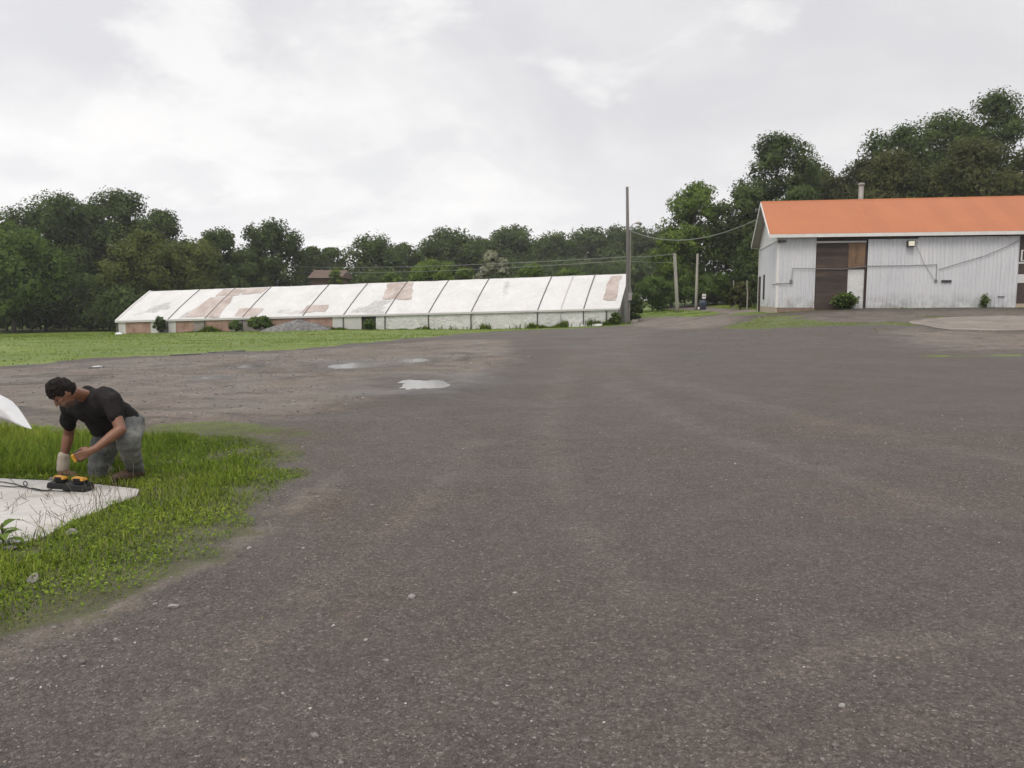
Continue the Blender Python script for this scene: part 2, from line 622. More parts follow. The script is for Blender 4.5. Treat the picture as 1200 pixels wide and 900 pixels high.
L_dark = leaf_mat('leaf_dark', [(0.0, (0.034, 0.055, 0.018)), (0.5, (0.068, 0.1, 0.03)), (1.0, (0.125, 0.168, 0.048))])
L_mid = leaf_mat('leaf_mid', [(0.0, (0.042, 0.075, 0.015)), (0.5, (0.088, 0.14, 0.03)), (1.0, (0.155, 0.222, 0.05))])
L_olive = leaf_mat('leaf_olive', [(0.0, (0.052, 0.068, 0.018)), (0.5, (0.102, 0.126, 0.032)), (1.0, (0.17, 0.195, 0.052))])
L_light = leaf_mat('leaf_light', [(0.0, (0.058, 0.096, 0.018)), (0.5, (0.118, 0.176, 0.034)), (1.0, (0.2, 0.26, 0.06))])
L_pale = leaf_mat('leaf_pale', [(0.0, (0.2, 0.21, 0.15)), (0.5, (0.33, 0.33, 0.25)), (1.0, (0.46, 0.45, 0.37))])
L_brown = leaf_mat('leaf_brownish', [(0.0, (0.046, 0.052, 0.018)), (0.5, (0.082, 0.091, 0.032)), (1.0, (0.135, 0.142, 0.05))])
G_blade = leaf_mat('grass_blade', [(0.0, (0.078, 0.130, 0.016)), (0.5, (0.180, 0.262, 0.032)), (0.85, (0.32, 0.37, 0.062)), (1.0, (0.33, 0.28, 0.13))], 0.4)
G_field = leaf_mat('field_blade', [(0.0, (0.085, 0.140, 0.014)), (0.5, (0.160, 0.232, 0.020)), (1.0, (0.29, 0.33, 0.042))], 0.4)
G_stem = plain('dry_stem', (0.10, 0.078, 0.045), 0.8)
M_bark = plain('bark', (0.085, 0.07, 0.055), 0.9, 0.4, 3.0, bmp=0.02, st=(1, 1, 0.3))
M_whiteplastic = None

# ------------------------------------------------------------------ ground zones
LOT = gpoly([(-900, 442), (-300, 434), (0, 429), (60, 424), (100, 420), (150, 417.5), (200, 416), (250, 413), (300, 411), (350, 409), (420, 403), (480, 397),
             (540, 391), (600, 387), (660, 385), (735, 381), (748, 373), (775, 371), (800, 370.5), (830, 370), (846, 368), (843, 366.4)])
LOT += [(17.2, 68), (17.0, 90), (21.0, 90), (20.0, 62), (15.2, 56), (13.6, 47), (14.6, 45.4), (45, 39.5), (60, 38), (60, -40), (-70, -40)]
ISLAND = gpoly([(833, 386), (850, 379), (880, 373), (905, 370), (930, 369), (942, 370), (932, 373), (965, 375.5), (1010, 376.5), (1062, 377.5), (1085, 381), (1040, 380.5), (1000, 382), (940, 384.5), (880, 387)])
ISL2 = gpoly([(1080, 371.5), (1105, 369.5), (1110, 371), (1092, 373)])
ISL3 = gpoly([(1020, 388), (1040, 384.5), (1042, 387)])
ISL4 = gpoly([(1085, 417), (1150, 416.5), (1200, 413), (1260, 411), (1200, 418), (1150, 419)])
GPATCH = gpoly([(-250, 498), (0, 500), (60, 506), (165, 513), (215, 509), (300, 513), (340, 528), (352, 545), (388, 556), (352, 575), (318, 598),
                (262, 634), (200, 668), (150, 690), (95, 715), (55, 735), (0, 752), (-160, 790), (-400, 860), (-700, 700), (-700, 560)])
SPARSE = gpoly([(150, 512), (190, 497), (260, 492), (340, 498), (385, 508), (370, 520), (300, 516)])
DIRT = gpoly([(-700, 445), (0, 432), (140, 421), (300, 413), (420, 407), (520, 398), (600, 398), (600, 420), (560, 445), (480, 458), (420, 470), (330, 492), (200, 500), (60, 505), (-700, 510)])
EDGE = gpoly([(395, 555), (352, 577), (318, 600), (262, 636), (200, 670), (150, 692), (95, 717), (55, 737), (0, 755), (-60, 790), (0, 800), (120, 735), (220, 690), (330, 620), (400, 575)])
APRON = gpoly([(905, 372), (960, 366), (1200, 363), (1330, 363), (1330, 372), (1060, 378), (960, 380)])
DIRT3 = gpoly([(1020, 390), (1060, 381), (1110, 387), (1200, 389), (1300, 390), (1300, 415), (1200, 412), (1100, 414), (1060, 405)])
TR = [[(742, 384), (705, 400), (703, 425), (725, 455), (790, 490), (880, 525), (1000, 565), (1120, 600)],
      [(752, 385), (728, 402), (735, 425), (800, 452), (900, 480), (1010, 505), (1200, 545)],
      [(690, 404), (655, 450), (640, 520), (690, 620), (790, 760), (860, 900)],
      [(1250, 755), (1120, 752), (1000, 765), (930, 790)],
      [(560, 520), (480, 600), (360, 700), (180, 860)]]
TRW = [[gpt(*p) for p in q] for q in TR]


def grass_field(x, y):
    n = (fbm(x / 2.2, y / 2.2, 3, 4) * 0.55 + 0.30 * fbm(x / 0.5, y / 0.5, 33, 3)) * np.clip(np.asarray(y) / 18.0, 0.45, 1.9)
    a = sstep(-0.55, 0.55, sd_poly(x, y, LOT) + n * 0.9)
    isl = np.minimum(np.minimum(sd_poly(x, y, ISLAND), sd_poly(x, y, ISL2)), np.minimum(sd_poly(x, y, ISL3), sd_poly(x, y, ISL4) + 0.1))
    a = np.maximum(a, 0.80 * (1 - sstep(-0.8, 0.5, isl + n * 1.0)))
    a = np.maximum(a, 1 - sstep(-0.42, 0.26, sd_poly(x, y, GPATCH) - 0.13 + 0.42 * fbm(x / 0.9, y / 0.9, 3, 4) + 0.30 * fbm(x / 0.27, y / 0.27, 37, 2)))
    a = np.maximum(a, 0.62 * (1 - sstep(-0.4, 0.5, sd_poly(x, y, SPARSE) + n)))
    return a


GR = grass_field(XX, YY)
DI = np.maximum(np.maximum(1 - sstep(-1.2, 1.2, sd_poly(XX, YY, DIRT)), 0.75 * (1 - sstep(-0.3, 0.3, sd_poly(XX, YY, EDGE)))), np.maximum(0.85 * (1 - sstep(-2.5, 2.0, sd_poly(XX, YY, DIRT3))), 0.55 * (1 - sstep(-1.0, 1.0, sd_poly(XX, YY, APRON)))))
PA = np.zeros_like(XX)
for q, wd in zip(TRW, (0.24, 0.28, 0.22, 0.26, 0.2)):
    wloc = wd * np.clip(YY / 10, 0.5, 3.0)
    PA = np.maximum(PA, np.exp(-(d_line(XX, YY, q) / wloc) ** 2))
PA = PA * 0.5
DRIVE = gpoly([(738, 382), (752, 372.5), (790, 370.5), (845, 369), (848, 366)]) + [(17.2, 68), (17.0, 90), (21, 90), (20, 62), (15.2, 56), (13.4, 47.5)] + gpoly([(862, 378), (830, 386), (780, 386)])
DI = np.maximum(DI, 0.95 * (1 - sstep(-1.2, 1.2, sd_poly(XX, YY, DRIVE))))
PA = np.maximum(PA, 1 - sstep(-0.8, 0.8, sd_poly(XX, YY, DRIVE)))
NEAR = np.maximum(1 - sstep(9.0, 13.0, np.hypot(XX, YY)), 0.55 * ((XX > 5) & (YY > 24) & (YY < 48)))
WET = np.zeros_like(XX)
for (cx, cy, a_, b_) in PUDW:
    q_ = np.sqrt(((XX - cx) / a_) ** 2 + ((YY - cy) / b_) ** 2) + 0.58 * fbm(XX / (0.55 * a_), YY / (0.8 * b_), 31, 4)
    WET = np.maximum(WET, 1 - sstep(1.1, 3.2, q_))
ny, nx = XX.shape
ids = np.arange(nx * ny).reshape(ny, nx)
Q = np.stack([ids[:-1, :-1], ids[:-1, 1:], ids[1:, 1:], ids[1:, :-1]], -1).reshape(-1, 4)
V = np.stack([XX, YY, ZZ], -1).reshape(-1, 3)
gq = GR.ravel()[Q].mean(1)
# one continuous sheet, divided along the grass line into the lot and the lawn
for nm, sel in (('gravel_lot', gq < 0.5), ('lawn', gq >= 0.5)):
    q = Q[sel]
    u, inv = np.unique(q, return_inverse=True)
    o = np_mesh(nm, V[u], inv.reshape(-1, 4), M_ground, None, True, {'grass': GR.ravel()[u], 'dirt': DI.ravel()[u], 'pale': PA.ravel()[u], 'near': NEAR.ravel()[u], 'wet': WET.ravel()[u]})
    structure(o)


def sheet(poly, step, zoff, name, mat, parent=None, thick=0.0, zfun=None, jitter=0.0, inner=True):
    """a sheet lying on the ground inside a world polygon, with a skirt if thick"""
    P = []
    n = len(poly)
    for i in range(n):
        a, b = np.array(poly[i]), np.array(poly[(i + 1) % n])
        k = max(1, int(np.linalg.norm(b - a) / step))
        for j in range(k):
            q = a + (b - a) * j / k
            if jitter and j:
                q = q + rng.normal(0, jitter, 2)
            P.append(q)
    nb = len(P)
    x0, y0 = np.min(P, 0); x1, y1 = np.max(P, 0)
    if inner:
        gx, gy = np.meshgrid(np.arange(x0, x1, step), np.arange(y0, y1, step))
        gx, gy = gx.ravel(), gy.ravel()
        keep = sd_poly(gx, gy, P) < -0.4 * step
        P += list(np.c_[gx[keep], gy[keep]])
    vs, es, fs, *_ = delaunay_2d_cdt([Vector(p) for p in P], [(i, (i + 1) % nb) for i in range(nb)], [], 1, 1e-6)
    vs = np.array([(v.x, v.y) for v in vs])
    z = (Hg(vs[:, 0], vs[:, 1]) if zfun is None else zfun(vs[:, 0], vs[:, 1])) + zoff
    VV = [tuple(q) for q in np.c_[vs, z]]
    FF = [tuple(f) for f in fs]
    if thick:
        m = len(VV)
        VV += [(v[0], v[1], v[2] - thick) for v in VV[:nb]]
        for i in range(nb):
            j = (i + 1) % nb
            FF.append((j, i, m + i, m + j))
    o = np_mesh(name, np.array(VV), FF, mat, parent)
    bm = bmesh.new(); bm.from_mesh(o.data)
    bmesh.ops.recalc_face_normals(bm, faces=bm.faces)
    if sum(f.normal.z for f in bm.faces) < 0:
        bmesh.ops.reverse_faces(bm, faces=bm.faces)
    bm.to_mesh(o.data); bm.free()
    return o


M_conc = plain('weathered_concrete', (0.175, 0.152, 0.130), 0.9, 0.4, 0.9, bmp=0.004)
PAD = gpoly([(1064, 378), (1085, 375), (1120, 372), (1160, 371), (1210, 370), (1330, 369), (1330, 388.5), (1200, 387.5), (1150, 388), (1112, 387), (1085, 382)])
structure(sheet(PAD, 0.5, 0.03, 'concrete_pad', M_conc, thick=0.10, jitter=0.14))

m, t, b = mat_new('puddle_water')
b.inputs['Base Color'].default_value = (0.10, 0.09, 0.08, 1)
b.inputs['Roughness'].default_value = 0.11
b.inputs['Specular IOR Level'].default_value = 1.0
b.inputs['IOR'].default_value = 1.7
bump(t, b, t.noise(pos(t), 7, 2), 0.08, 0.01)
M_water = m
for (cx, cy, a, bb) in PUDW:
    el = [(cx + 1.55 * a * math.cos(q), cy + 1.55 * bb * math.sin(q)) for q in np.linspace(0, 2 * math.pi, 28, endpoint=False)]
    z0 = float(hbase(cx, cy)) - (0.012 if a > 0.5 else -0.004)
    o = sheet(el, 0.4, 0.0, 'puddle', M_water, zfun=lambda x, y: x * 0 + z0)
    structure(o)

# ------------------------------------------------------------------ greenhouse
def vert_plane(px, A, e1):
    """distance along e1 from A where the ray through column px crosses the vertical plane (A, e1)"""
    k = (px - 600) / FPX * 1.0
    # x = k' * y along the column at about horizon height
    kk = ray(px, 350)
    kk = kk[0] / kk[1]
    return (kk * A[1] - A[0]) / (e1[0] - kk * e1[1])


GA = np.array([-39.0, 80.0]); GB = np.array([8.62, 66.0])
GE1 = (GB - GA) / np.linalg.norm(GB - GA); GLEN = float(np.linalg.norm(GB - GA))
GE2 = np.array([-GE1[1], GE1[0]])
GZL, GZR, GEAVE, GRIDGE, GHALF = -1.88, -0.50, 1.30, 4.25, 5.0


def gp(u, v, h):
    """greenhouse point: u along, v across (0 front eave, GHALF ridge), h above its sloping base"""
    q = GA + GE1 * u + GE2 * v
    return np.array([q[0], q[1], GZL + (GZR - GZL) * u / GLEN + h])


def groof(s):
    return GEAVE + (GRIDGE - GEAVE) * s + 0.08 * math.sin(math.pi * s)


def roof_us(px, py):
    """(u, s) on the front roof slope under a photo pixel"""
    a = gp(0, 0, GEAVE); e = gp(GLEN, 0, GEAVE) - a; f = gp(0, GHALF, GRIDGE) - a
    nrm = np.cross(e, f); d = ray(px, py); o = np.array([0, 0, CAM_H])
    t = ((a - o) @ nrm) / (d @ nrm)
    p = o + d * t - a
    M = np.array([e, f]).T
    sol, *_ = np.linalg.lstsq(M, p, rcond=None)
    return float(sol[0] * GLEN), float(sol[1])


m, t, b = mat_new('white_plastic_sheet')
p = pos(t)
nz = t.math('ADD', t.math('MULTIPLY', t.noise(p, 0.5, 4, 0.6, 0.5), 0.6), t.math('MULTIPLY', t.noise(stretch(t, p, 1, 1, 0.25), 3.5, 4, 0.6), 0.4))
clean = t.ramp(nz, [(0.33, (0.46, 0.45, 0.44)), (0.6, (0.56, 0.555, 0.55))])
gr = t.math('ADD', attr(t, 'grime'), t.math('MULTIPLY', t.math('SUBTRACT', t.noise(p, 1.5, 5, 0.65, 0.8), 0.5), 0.9))
t.l(t.mix(t.maprange(gr, 0.35, 0.75), clean, t.ramp(t.noise(p, 5, 4, 0.7), [(0.35, (0.27, 0.265, 0.26)), (0.65, (0.46, 0.45, 0.44))])), b.inputs['Base Color'])
b.inputs['Roughness'].default_value = 0.45
bump(t, b, t.noise(stretch(t, p, 1.0, 1.0, 0.4), 2.2, 5, 0.6), 0.5, 0.05)
M_white = m
M_tan = plain('sun_faded_tan_board', (0.35, 0.275, 0.24), 0.8, 0.25, 0.9, c2=(0.50, 0.44, 0.41))
M_tanwall = plain('tan_wall_board', (0.24, 0.14, 0.105), 0.85, 0.3, 1.2, c2=(0.42, 0.28, 0.225))
m, t, b = mat_new('cloudy_plastic_wall')
p = pos(t)
t.l(t.ramp(t.math('ADD', t.math('MULTIPLY', t.noise(p, 0.8, 5, 0.65, 1.0), 0.5), t.math('MULTIPLY', t.noise(stretch(t, p, 1, 1, 2.2), 2.6, 5, 0.7, 1.5), 0.5)),
           [(0.34, (0.46, 0.46, 0.455)), (0.5, (0.64, 0.64, 0.635)), (0.65, (0.78, 0.78, 0.775))]), b.inputs['Base Color'])
b.inputs['Roughness'].default_value = 0.35
bump(t, b, t.noise(stretch(t, p, 1.0, 1.0, 1.6), 2.6, 4, 0.6, 2.0), 0.9, 0.12)
M_cloudy = m
M_greywall = plain('grey_stained_wall', (0.22, 0.20, 0.18), 0.85, 0.4, 1.1, c2=(0.36, 0.32, 0.29))
M_doorshade = plain('painted_door_shade', (0.03, 0.035, 0.028), 0.9, 0.5, 2.0)  # shade inside the doorway, put into the colour of a closed panel
M_strap = plain('dark_strap', (0.075, 0.072, 0.07), 0.7, 0.2)
M_seam = plain('pale_seam', (0.40, 0.39, 0.38), 0.7, 0.2)
M_greyboard = plain('grey_weathered_board', (0.20, 0.195, 0.18), 0.9, 0.35, 2.5, st=(2, 2, 0.3), bmp=0.01)

gh = thing('greenhouse', 'long low white plastic covered greenhouse with tan patches across the field', 'greenhouse', gp(0, 0, 0))
grime_polys = [[(400, 366.5), (425, 359), (440, 352.5), (457, 352), (450, 368)], [(312, 370), (328, 363.5), (345, 364.5), (358, 368)],
               [(212, 371), (228, 362.5), (222, 372)], [(186, 358), (200, 352), (196, 362), (160, 371), (150, 371)], [(585, 356), (594, 330), (596, 330), (588, 357)]]
gpl = [[roof_us(*q) for q in P] for P in grime_polys]
gpl = [[(u, s * 5.8) for u, s in P] for P in gpl]
SEAMS = [(195.5, 1), (239, 1), (283, 1), (354, 1), (402, 1), (451, 1), (502, 1), (552, 1), (630, 1), (657, 0), (684, 1)]
su = [float(vert_plane(px, GA, GE1)) for px, _ in SEAMS]
edges = [0.0] + su + [GLEN]
for a, c in zip(edges[:-1], edges[1:]):
    nu, ns = max(4, int((c - a) / 0.25)), 22
    V, F, GRM = [], [], []
    for j in range(ns + 1):
        for i in range(nu + 1):
            u, s = a + (c - a) * i / nu, j / ns
            sag = 0.035 * math.sin(math.pi * i / nu) * (0.5 + 1.0 * float(vn(u * 0.9, s * 5, 2)))
            V.append(gp(u, s * GHALF, groof(s) - sag + 0.02 * float(vn(u * 2.1, s * 9, 4)) * (0 < i < nu)))
    V = np.array(V)
    uu = np.array([a + (c - a) * (k % (nu + 1)) / nu for k in range(len(V))]); ss = np.array([(k // (nu + 1)) / ns * 5.8 for k in range(len(V))])
    g = np.zeros(len(V))
    for P in gpl:
        g = np.maximum(g, 0.85 * (1 - sstep(-0.5, 0.5, sd_poly(uu, ss, P) + 0.7 * fbm(uu / 1.2, ss / 0.7, 8, 3))))
    F = [(j * (nu + 1) + i, j * (nu + 1) + i + 1, (j + 1) * (nu + 1) + i + 1, (j + 1) * (nu + 1) + i) for j in range(ns) for i in range(nu)]
    np_mesh('roof_sheet', V, F, M_white, gh, True, {'grime': g})
# rear slope, rear wall
V = [gp(u, GHALF + s * GHALF, groof(1 - s)) for s in np.linspace(0, 1, 7) for u in (0, GLEN)]
o = np_mesh('rear_roof_sheet', V, [(2 * j, 2 * j + 1, 2 * j + 3, 2 * j + 2) for j in range(6)], M_white, gh, True, {'grime': np.zeros(len(V))})
np_mesh('rear_wall', [gp(0, 10, -0.5), gp(GLEN, 10, -0.5), gp(GLEN, 10, GEAVE), gp(0, 10, GEAVE)], [(0, 1, 2, 3)], M_cloudy, gh)
for (u, mt) in ((0.0, M_white), (GLEN, M_greyboard)):
    V = [gp(u, 0, -0.5)] + [gp(u, s * GHALF, groof(s) - 0.02) for s in np.linspace(0, 1, 9)] + [gp(u, GHALF + s * GHALF, groof(1 - s) - 0.02) for s in np.linspace(0.125, 1, 8)] + [gp(u, 10, -0.5)]
    np_mesh('gable_wall', V, [tuple(range(len(V)))], mt, gh, False, {'grime': np.full(len(V), 0.2)})
# front wall, sheet by sheet
WALL = [(137, 145.5, M_white), (145.5, 175, M_tanwall), (175, 183, M_white), (183, 193, M_greywall), (193, 204.5, M_white), (204.5, 226, M_tanwall), (226, 239, M_greywall), (239, 268, M_tanwall),
        (268, 316, M_greywall), (316, 338, M_tanwall), (338, 352, M_tanwall), (352, 389, M_tanwall), (389, 423, M_white), (423, 440, M_doorshade), (440, 502, M_cloudy),
        (502, 552, M_cloudy), (552, 630, M_cloudy), (630, 684, M_cloudy), (684, 724.5, M_cloudy)]
for k, (a, c, mt) in enumerate(WALL):
    ua = max(0.0, float(vert_plane(a, GA, GE1))); uc = min(GLEN, float(vert_plane(c, GA, GE1)))
    dv = 0.10 if mt is M_doorshade else (0.0 if k % 2 else 0.012)
    nu, nh = max(2, int((uc - ua) / 0.2)), 7
    V = [gp(ua + (uc - ua) * i / nu, dv + (0.05 * float(vn(i * 0.3 + k * 9, j * 0.5, 6)) if mt is M_cloudy else 0), -0.35 + (GEAVE + 0.33) * j / nh) for j in range(nh + 1) for i in range(nu + 1)]
    F = [(j * (nu + 1) + i, j * (nu + 1) + i + 1, (j + 1) * (nu + 1) + i + 1, (j + 1) * (nu + 1) + i) for j in range(nh) for i in range(nu)]
    o = np_mesh('dark_door_panel' if mt is M_doorshade else 'wall_panel', V, F, mt, gh, True, {'grime': np.full(len(V), 0.25)})
    if mt is M_doorshade:
        o['label'] = 'greenhouse doorway panel painted dark to stand for the shade inside'
# straps over the seams, eave flap, ridge
for (px, dark), u in zip(SEAMS, su):
    mb = MB(); mt = M_strap if dark else M_seam
    wdt = 0.042 if dark else 0.035
    S = np.linspace(0, 1, 12)
    for s0, s1 in zip(S[:-1], S[1:]):
        mb.hexa([gp(u - wdt, s0 * GHALF, groof(s0) + 0.01), gp(u + wdt, s0 * GHALF, groof(s0) + 0.01), gp(u + wdt, s1 * GHALF, groof(s1) + 0.01), gp(u - wdt, s1 * GHALF, groof(s1) + 0.01),
                 gp(u - wdt, s0 * GHALF, groof(s0) + 0.05), gp(u + wdt, s0 * GHALF, groof(s0) + 0.05), gp(u + wdt, s1 * GHALF, groof(s1) + 0.05), gp(u - wdt, s1 * GHALF, groof(s1) + 0.05)])
    mb.hexa([gp(u - wdt, -0.09, -0.3), gp(u + wdt, -0.09, -0.3), gp(u + wdt, -0.04, -0.3), gp(u - wdt, -0.04, -0.3),
             gp(u - wdt, -0.09, GEAVE), gp(u + wdt, -0.09, GEAVE), gp(u + wdt, -0.04, GEAVE), gp(u - wdt, -0.04, GEAVE)])
    mb.build('seam_strap', mt, gh)
for px in (711,):
    u = float(vert_plane(px, GA, GE1))
    MB().hexa([gp(u - .05, -0.09, -0.3), gp(u + .05, -0.09, -0.3), gp(u + .05, -0.04, -0.3), gp(u - .05, -0.04, -0.3),
               gp(u - .05, -0.09, GEAVE), gp(u + .05, -0.09, GEAVE), gp(u + .05, -0.04, GEAVE), gp(u - .05, -0.04, GEAVE)]).build('wall_post', M_strap, gh)
mb = MB()
mb.hexa([gp(0, -0.13, GEAVE - 0.17), gp(GLEN, -0.13, GEAVE - 0.12), gp(GLEN, -0.10, GEAVE - 0.12), gp(0, -0.10, GEAVE - 0.17), gp(0, -0.13, GEAVE - 0.03), gp(GLEN, -0.13, GEAVE - 0.03), gp(GLEN, -0.10, GEAVE - 0.03), gp(0, -0.10, GEAVE - 0.03)])
o = mb.build('eave_flap', M_white, gh)
mb = MB().hexa([gp(0, -0.12, GEAVE - 0.03), gp(GLEN, -0.12, GEAVE - 0.03), gp(GLEN, 0.02, GEAVE + 0.03), gp(0, 0.02, GEAVE + 0.03), gp(0, -0.12, GEAVE), gp(GLEN, -0.12, GEAVE), gp(GLEN, 0.02, GEAVE + 0.05), gp(0, 0.02, GEAVE + 0.05)])
mb.build('eave_rail', M_seam, gh)
for u in (0.0, GLEN):     # white hem on both gable edges
    mb = MB(); S = np.linspace(0, 1, 10)
    for s0, s1 in zip(S[:-1], S[1:]):
        q = []
        for dh in (-0.10, 0.06):
            for (uu, s) in ((u - 0.12, s0), (u + 0.12, s0), (u + 0.12, s1), (u - 0.12, s1)):
                q.append(gp(uu, s * GHALF, groof(s) + dh))
        mb.hexa(q)
    mb.build('edge_hem', M_white, gh)
# tan patches where the white skin is missing or mended
PATCH = [[(217, 372), (257, 372), (274, 348), (247, 349)], [(252, 348), (279, 347), (285, 338.5), (262, 339)], [(284, 345), (306, 345), (315, 337.5), (287, 338)], [(275, 371), (302, 370.5), (310, 362), (280, 362.5)],
         [(352, 366.5), (382, 366), (386, 358), (360, 359)], [(447, 352), (481, 352), (486, 331.5), (455, 332)], [(707, 352.5), (722.5, 352), (728.5, 323), (715, 323.5)]]
for k, P in enumerate(PATCH):
    q = [roof_us(*p) for p in P]
    n = 8
    V = []
    for j in range(n + 1):
        for i in range(n + 1):
            f, g = i / n, j / n
            u = (q[0][0] * (1 - f) + q[1][0] * f) * (1 - g) + (q[3][0] * (1 - f) + q[2][0] * f) * g
            s = (q[0][1] * (1 - f) + q[1][1] * f) * (1 - g) + (q[3][1] * (1 - f) + q[2][1] * f) * g
            u += 0.30 * float(vn(u * 1.7, s * 9, k)); s = min(0.99, max(0.01, s + 0.05 * float(vn(u * 1.6, s * 9, k + 5))))
            V.append(gp(u, s * GHALF, groof(s) + 0.022))
    F = [(j * (n + 1) + i, j * (n + 1) + i + 1, (j + 1) * (n + 1) + i + 1, (j + 1) * (n + 1) + i) for j in range(n) for i in range(n)]
    np_mesh('roof_patch', V, F, M_tan, gh, True)
# loose white sheeting gathered on the ground at the near corner
a = vert_plane(668, GA, GE1); c = vert_plane(708, GA, GE1)
mb = MB()
n, mm = 26, 8
V = []
for j in range(mm + 1):
    for i in range(n + 1):
        u = a + (c - a) * i / n
        q = gp(u, -0.1 - 0.8 * j / mm * (0.35 + 0.65 * i / n), 0)
        z = float(Hg(q[0], q[1])) + 0.02 + 0.30 * max(0, math.sin(math.pi * j / mm)) * (0.35 + abs(float(vn(u * 2.5, j * 0.4, 12)))) * (0.3 + 0.7 * i / n)
        V.append((q[0], q[1], z))
np_mesh('loose_sheet', V, [(j * (n + 1) + i, j * (n + 1) + i + 1, (j + 1) * (n + 1) + i + 1, (j + 1) * (n + 1) + i) for j in range(mm) for i in range(n)], M_white, gh, True, {'grime': np.zeros(len(V))})

# ------------------------------------------------------------------ barn
BA = np.array([14.85, 45.8]); BPH = R(-11.0)
BE1 = np.array([math.cos(BPH), math.sin(BPH)]); BE2 = np.array([-BE1[1], BE1[0]])
BD, BLEN, ZB, ZW, ZE, ZR_ = 9.3, 26.0, 1.10, 5.02, 5.12, 7.45
OH_F, OH_G = 0.45, 0.52


def bp(u, v, z):
    q = BA + BE1 * u + BE2 * v
    return np.array([q[0], q[1], z])


def bu(px):
    return float(vert_plane(px, BA, BE1))


def bz(px, py):
    u = bu(px); y = (BA + BE1 * u)[1]
    return float(at(px, py, y)[2])


e1_3, e2_3, ez3 = np.array([BE1[0], BE1[1], 0]), np.array([BE2[0], BE2[1], 0]), np.array([0, 0, 1.0])
BO = bp(0, 0, 0)
barn = thing('barn', 'white ribbed metal barn with an orange roof and weathered brown door', 'barn', bp(0, 0, 0.7))

m, t, b = mat_new('white_ribbed_metal')
p = pos(t)
nz = t.math('ADD', t.math('MULTIPLY', t.noise(stretch(t, p, 1, 1, 0.5), 0.8, 5, 0.6), 0.5), t.math('MULTIPLY', t.noise(stretch(t, p, 5, 5, 0.35), 1.2, 5, 0.65), 0.5))
col = t.ramp(nz, [(0.28, (0.50, 0.515, 0.545)), (0.46, (0.60, 0.61, 0.64)), (0.66, (0.67, 0.675, 0.695))])
sp = t.n('ShaderNodeSeparateXYZ'); t.l(p, sp.inputs[0])
low = t.math('MULTIPLY', t.maprange(sp.outputs['Z'], 1.1, 2.0, 1.0, 0.0), t.ramp(t.noise(p, 1.7, 5, 0.7), [(0.42, 0.0), (0.62, 0.75)]))
t.l(t.mix(low, col, (0.27, 0.26, 0.25)), b.inputs['Base Color'])
b.inputs['Roughness'].default_value = 0.5
bump(t, b, nz, 0.25, 0.01)
M_rib = m
M_wtrim = plain('white_painted_trim', (0.66, 0.65, 0.63), 0.6, 0.12, 2.0)
M_wboard = plain('white_painted_board', (0.60, 0.60, 0.60), 0.65, 0.15, 1.5, st=(1, 1, 3), bmp=0.004)
m, t, b = mat_new('orange_metal_roof')
p = pos(t)
nz = t.math('ADD', t.math('MULTIPLY', t.noise(p, 0.55, 5, 0.6), 0.6), t.math('MULTIPLY', t.noise(p, 9, 4, 0.65), 0.4))
dt = t.n('ShaderNodeVectorMath', operation='DOT_PRODUCT')
t.l(p, dt.inputs[0]); dt.inputs[1].default_value = (float(BE1[0]), float(BE1[1]), 0)
pn = t.n('ShaderNodeTexWhiteNoise', noise_dimensions='1D'); t.l(t.math('FLOOR', t.math('DIVIDE', dt.outputs['Value'], 0.9)), pn.inputs['W'])
streak = t.noise(stretch(t, p, 2.2, 0.25, 0.25), 1.5, 5, 0.65)
nz = t.math('ADD', t.math('MULTIPLY', nz, 0.7), t.math('ADD', t.math('MULTIPLY', pn.outputs[0], 0.12), t.math('MULTIPLY', streak, 0.22)))
blot = t.math('MULTIPLY', t.ramp(t.noise(p, 0.9, 6, 0.7, 0.5), [(0.62, 0.0), (0.74, 1.0)]), 0.12)
t.l(t.mix(blot, t.ramp(nz, [(0.36, (0.30, 0.083, 0.018)), (0.66, (0.36, 0.108, 0.025))]), (0.20, 0.075, 0.035)), b.inputs['Base Color'])
b.inputs['Roughness'].default_value = 0.6
M_orange = m
m, t, b = mat_new('weathered_brown_planks')
p = pos(t)
rows = t.n('ShaderNodeSeparateXYZ'); t.l(p, rows.inputs[0])
zz = t.math('MULTIPLY', rows.outputs['Z'], 4.6)
fr = t.math('FRACT', zz)
gap = t.math('MULTIPLY', t.math('LESS_THAN', fr, 0.05), 0.5)
rw = t.n('ShaderNodeTexWhiteNoise', noise_dimensions='1D'); t.l(t.math('FLOOR', zz), rw.inputs['W'])
nz = t.math('ADD', t.math('MULTIPLY', t.noise(stretch(t, p, 0.5, 0.5, 5), 1.6, 6, 0.65), 0.55), t.math('ADD', t.math('MULTIPLY', t.noise(p, 1.0, 4, 0.6), 0.3), t.math('MULTIPLY', rw.outputs[0], 0.15)))
col = t.ramp(nz, [(0.36, (0.034, 0.027, 0.025)), (0.52, (0.056, 0.042, 0.036)), (0.64, (0.092, 0.062, 0.047)), (0.76, (0.15, 0.10, 0.07))])
t.l(t.mix(gap, col, (0.02, 0.016, 0.014)), b.inputs['Base Color'])
b.inputs['Roughness'].default_value = 0.85
bump(t, b, nz, 0.5, 0.01)
M_brown = m
M_ply = plain('pale_brown_plywood', (0.10, 0.060, 0.036), 0.8, 0.3, 1.3, c2=(0.27, 0.165, 0.095), st=(3, 3, 0.6))
M_found = plain('beige_foundation_block', (0.40, 0.33, 0.26), 0.9, 0.2, 2.5, bmp=0.01)
M_brick = plain('red_brown_footing', (0.22, 0.155, 0.125), 0.9, 0.3, 3.0, bmp=0.01)
M_dark = plain('dark_metal', (0.035, 0.033, 0.034), 0.6, 0.3)
M_conduit = plain('grey_conduit', (0.17, 0.165, 0.165), 0.6, 0.2)
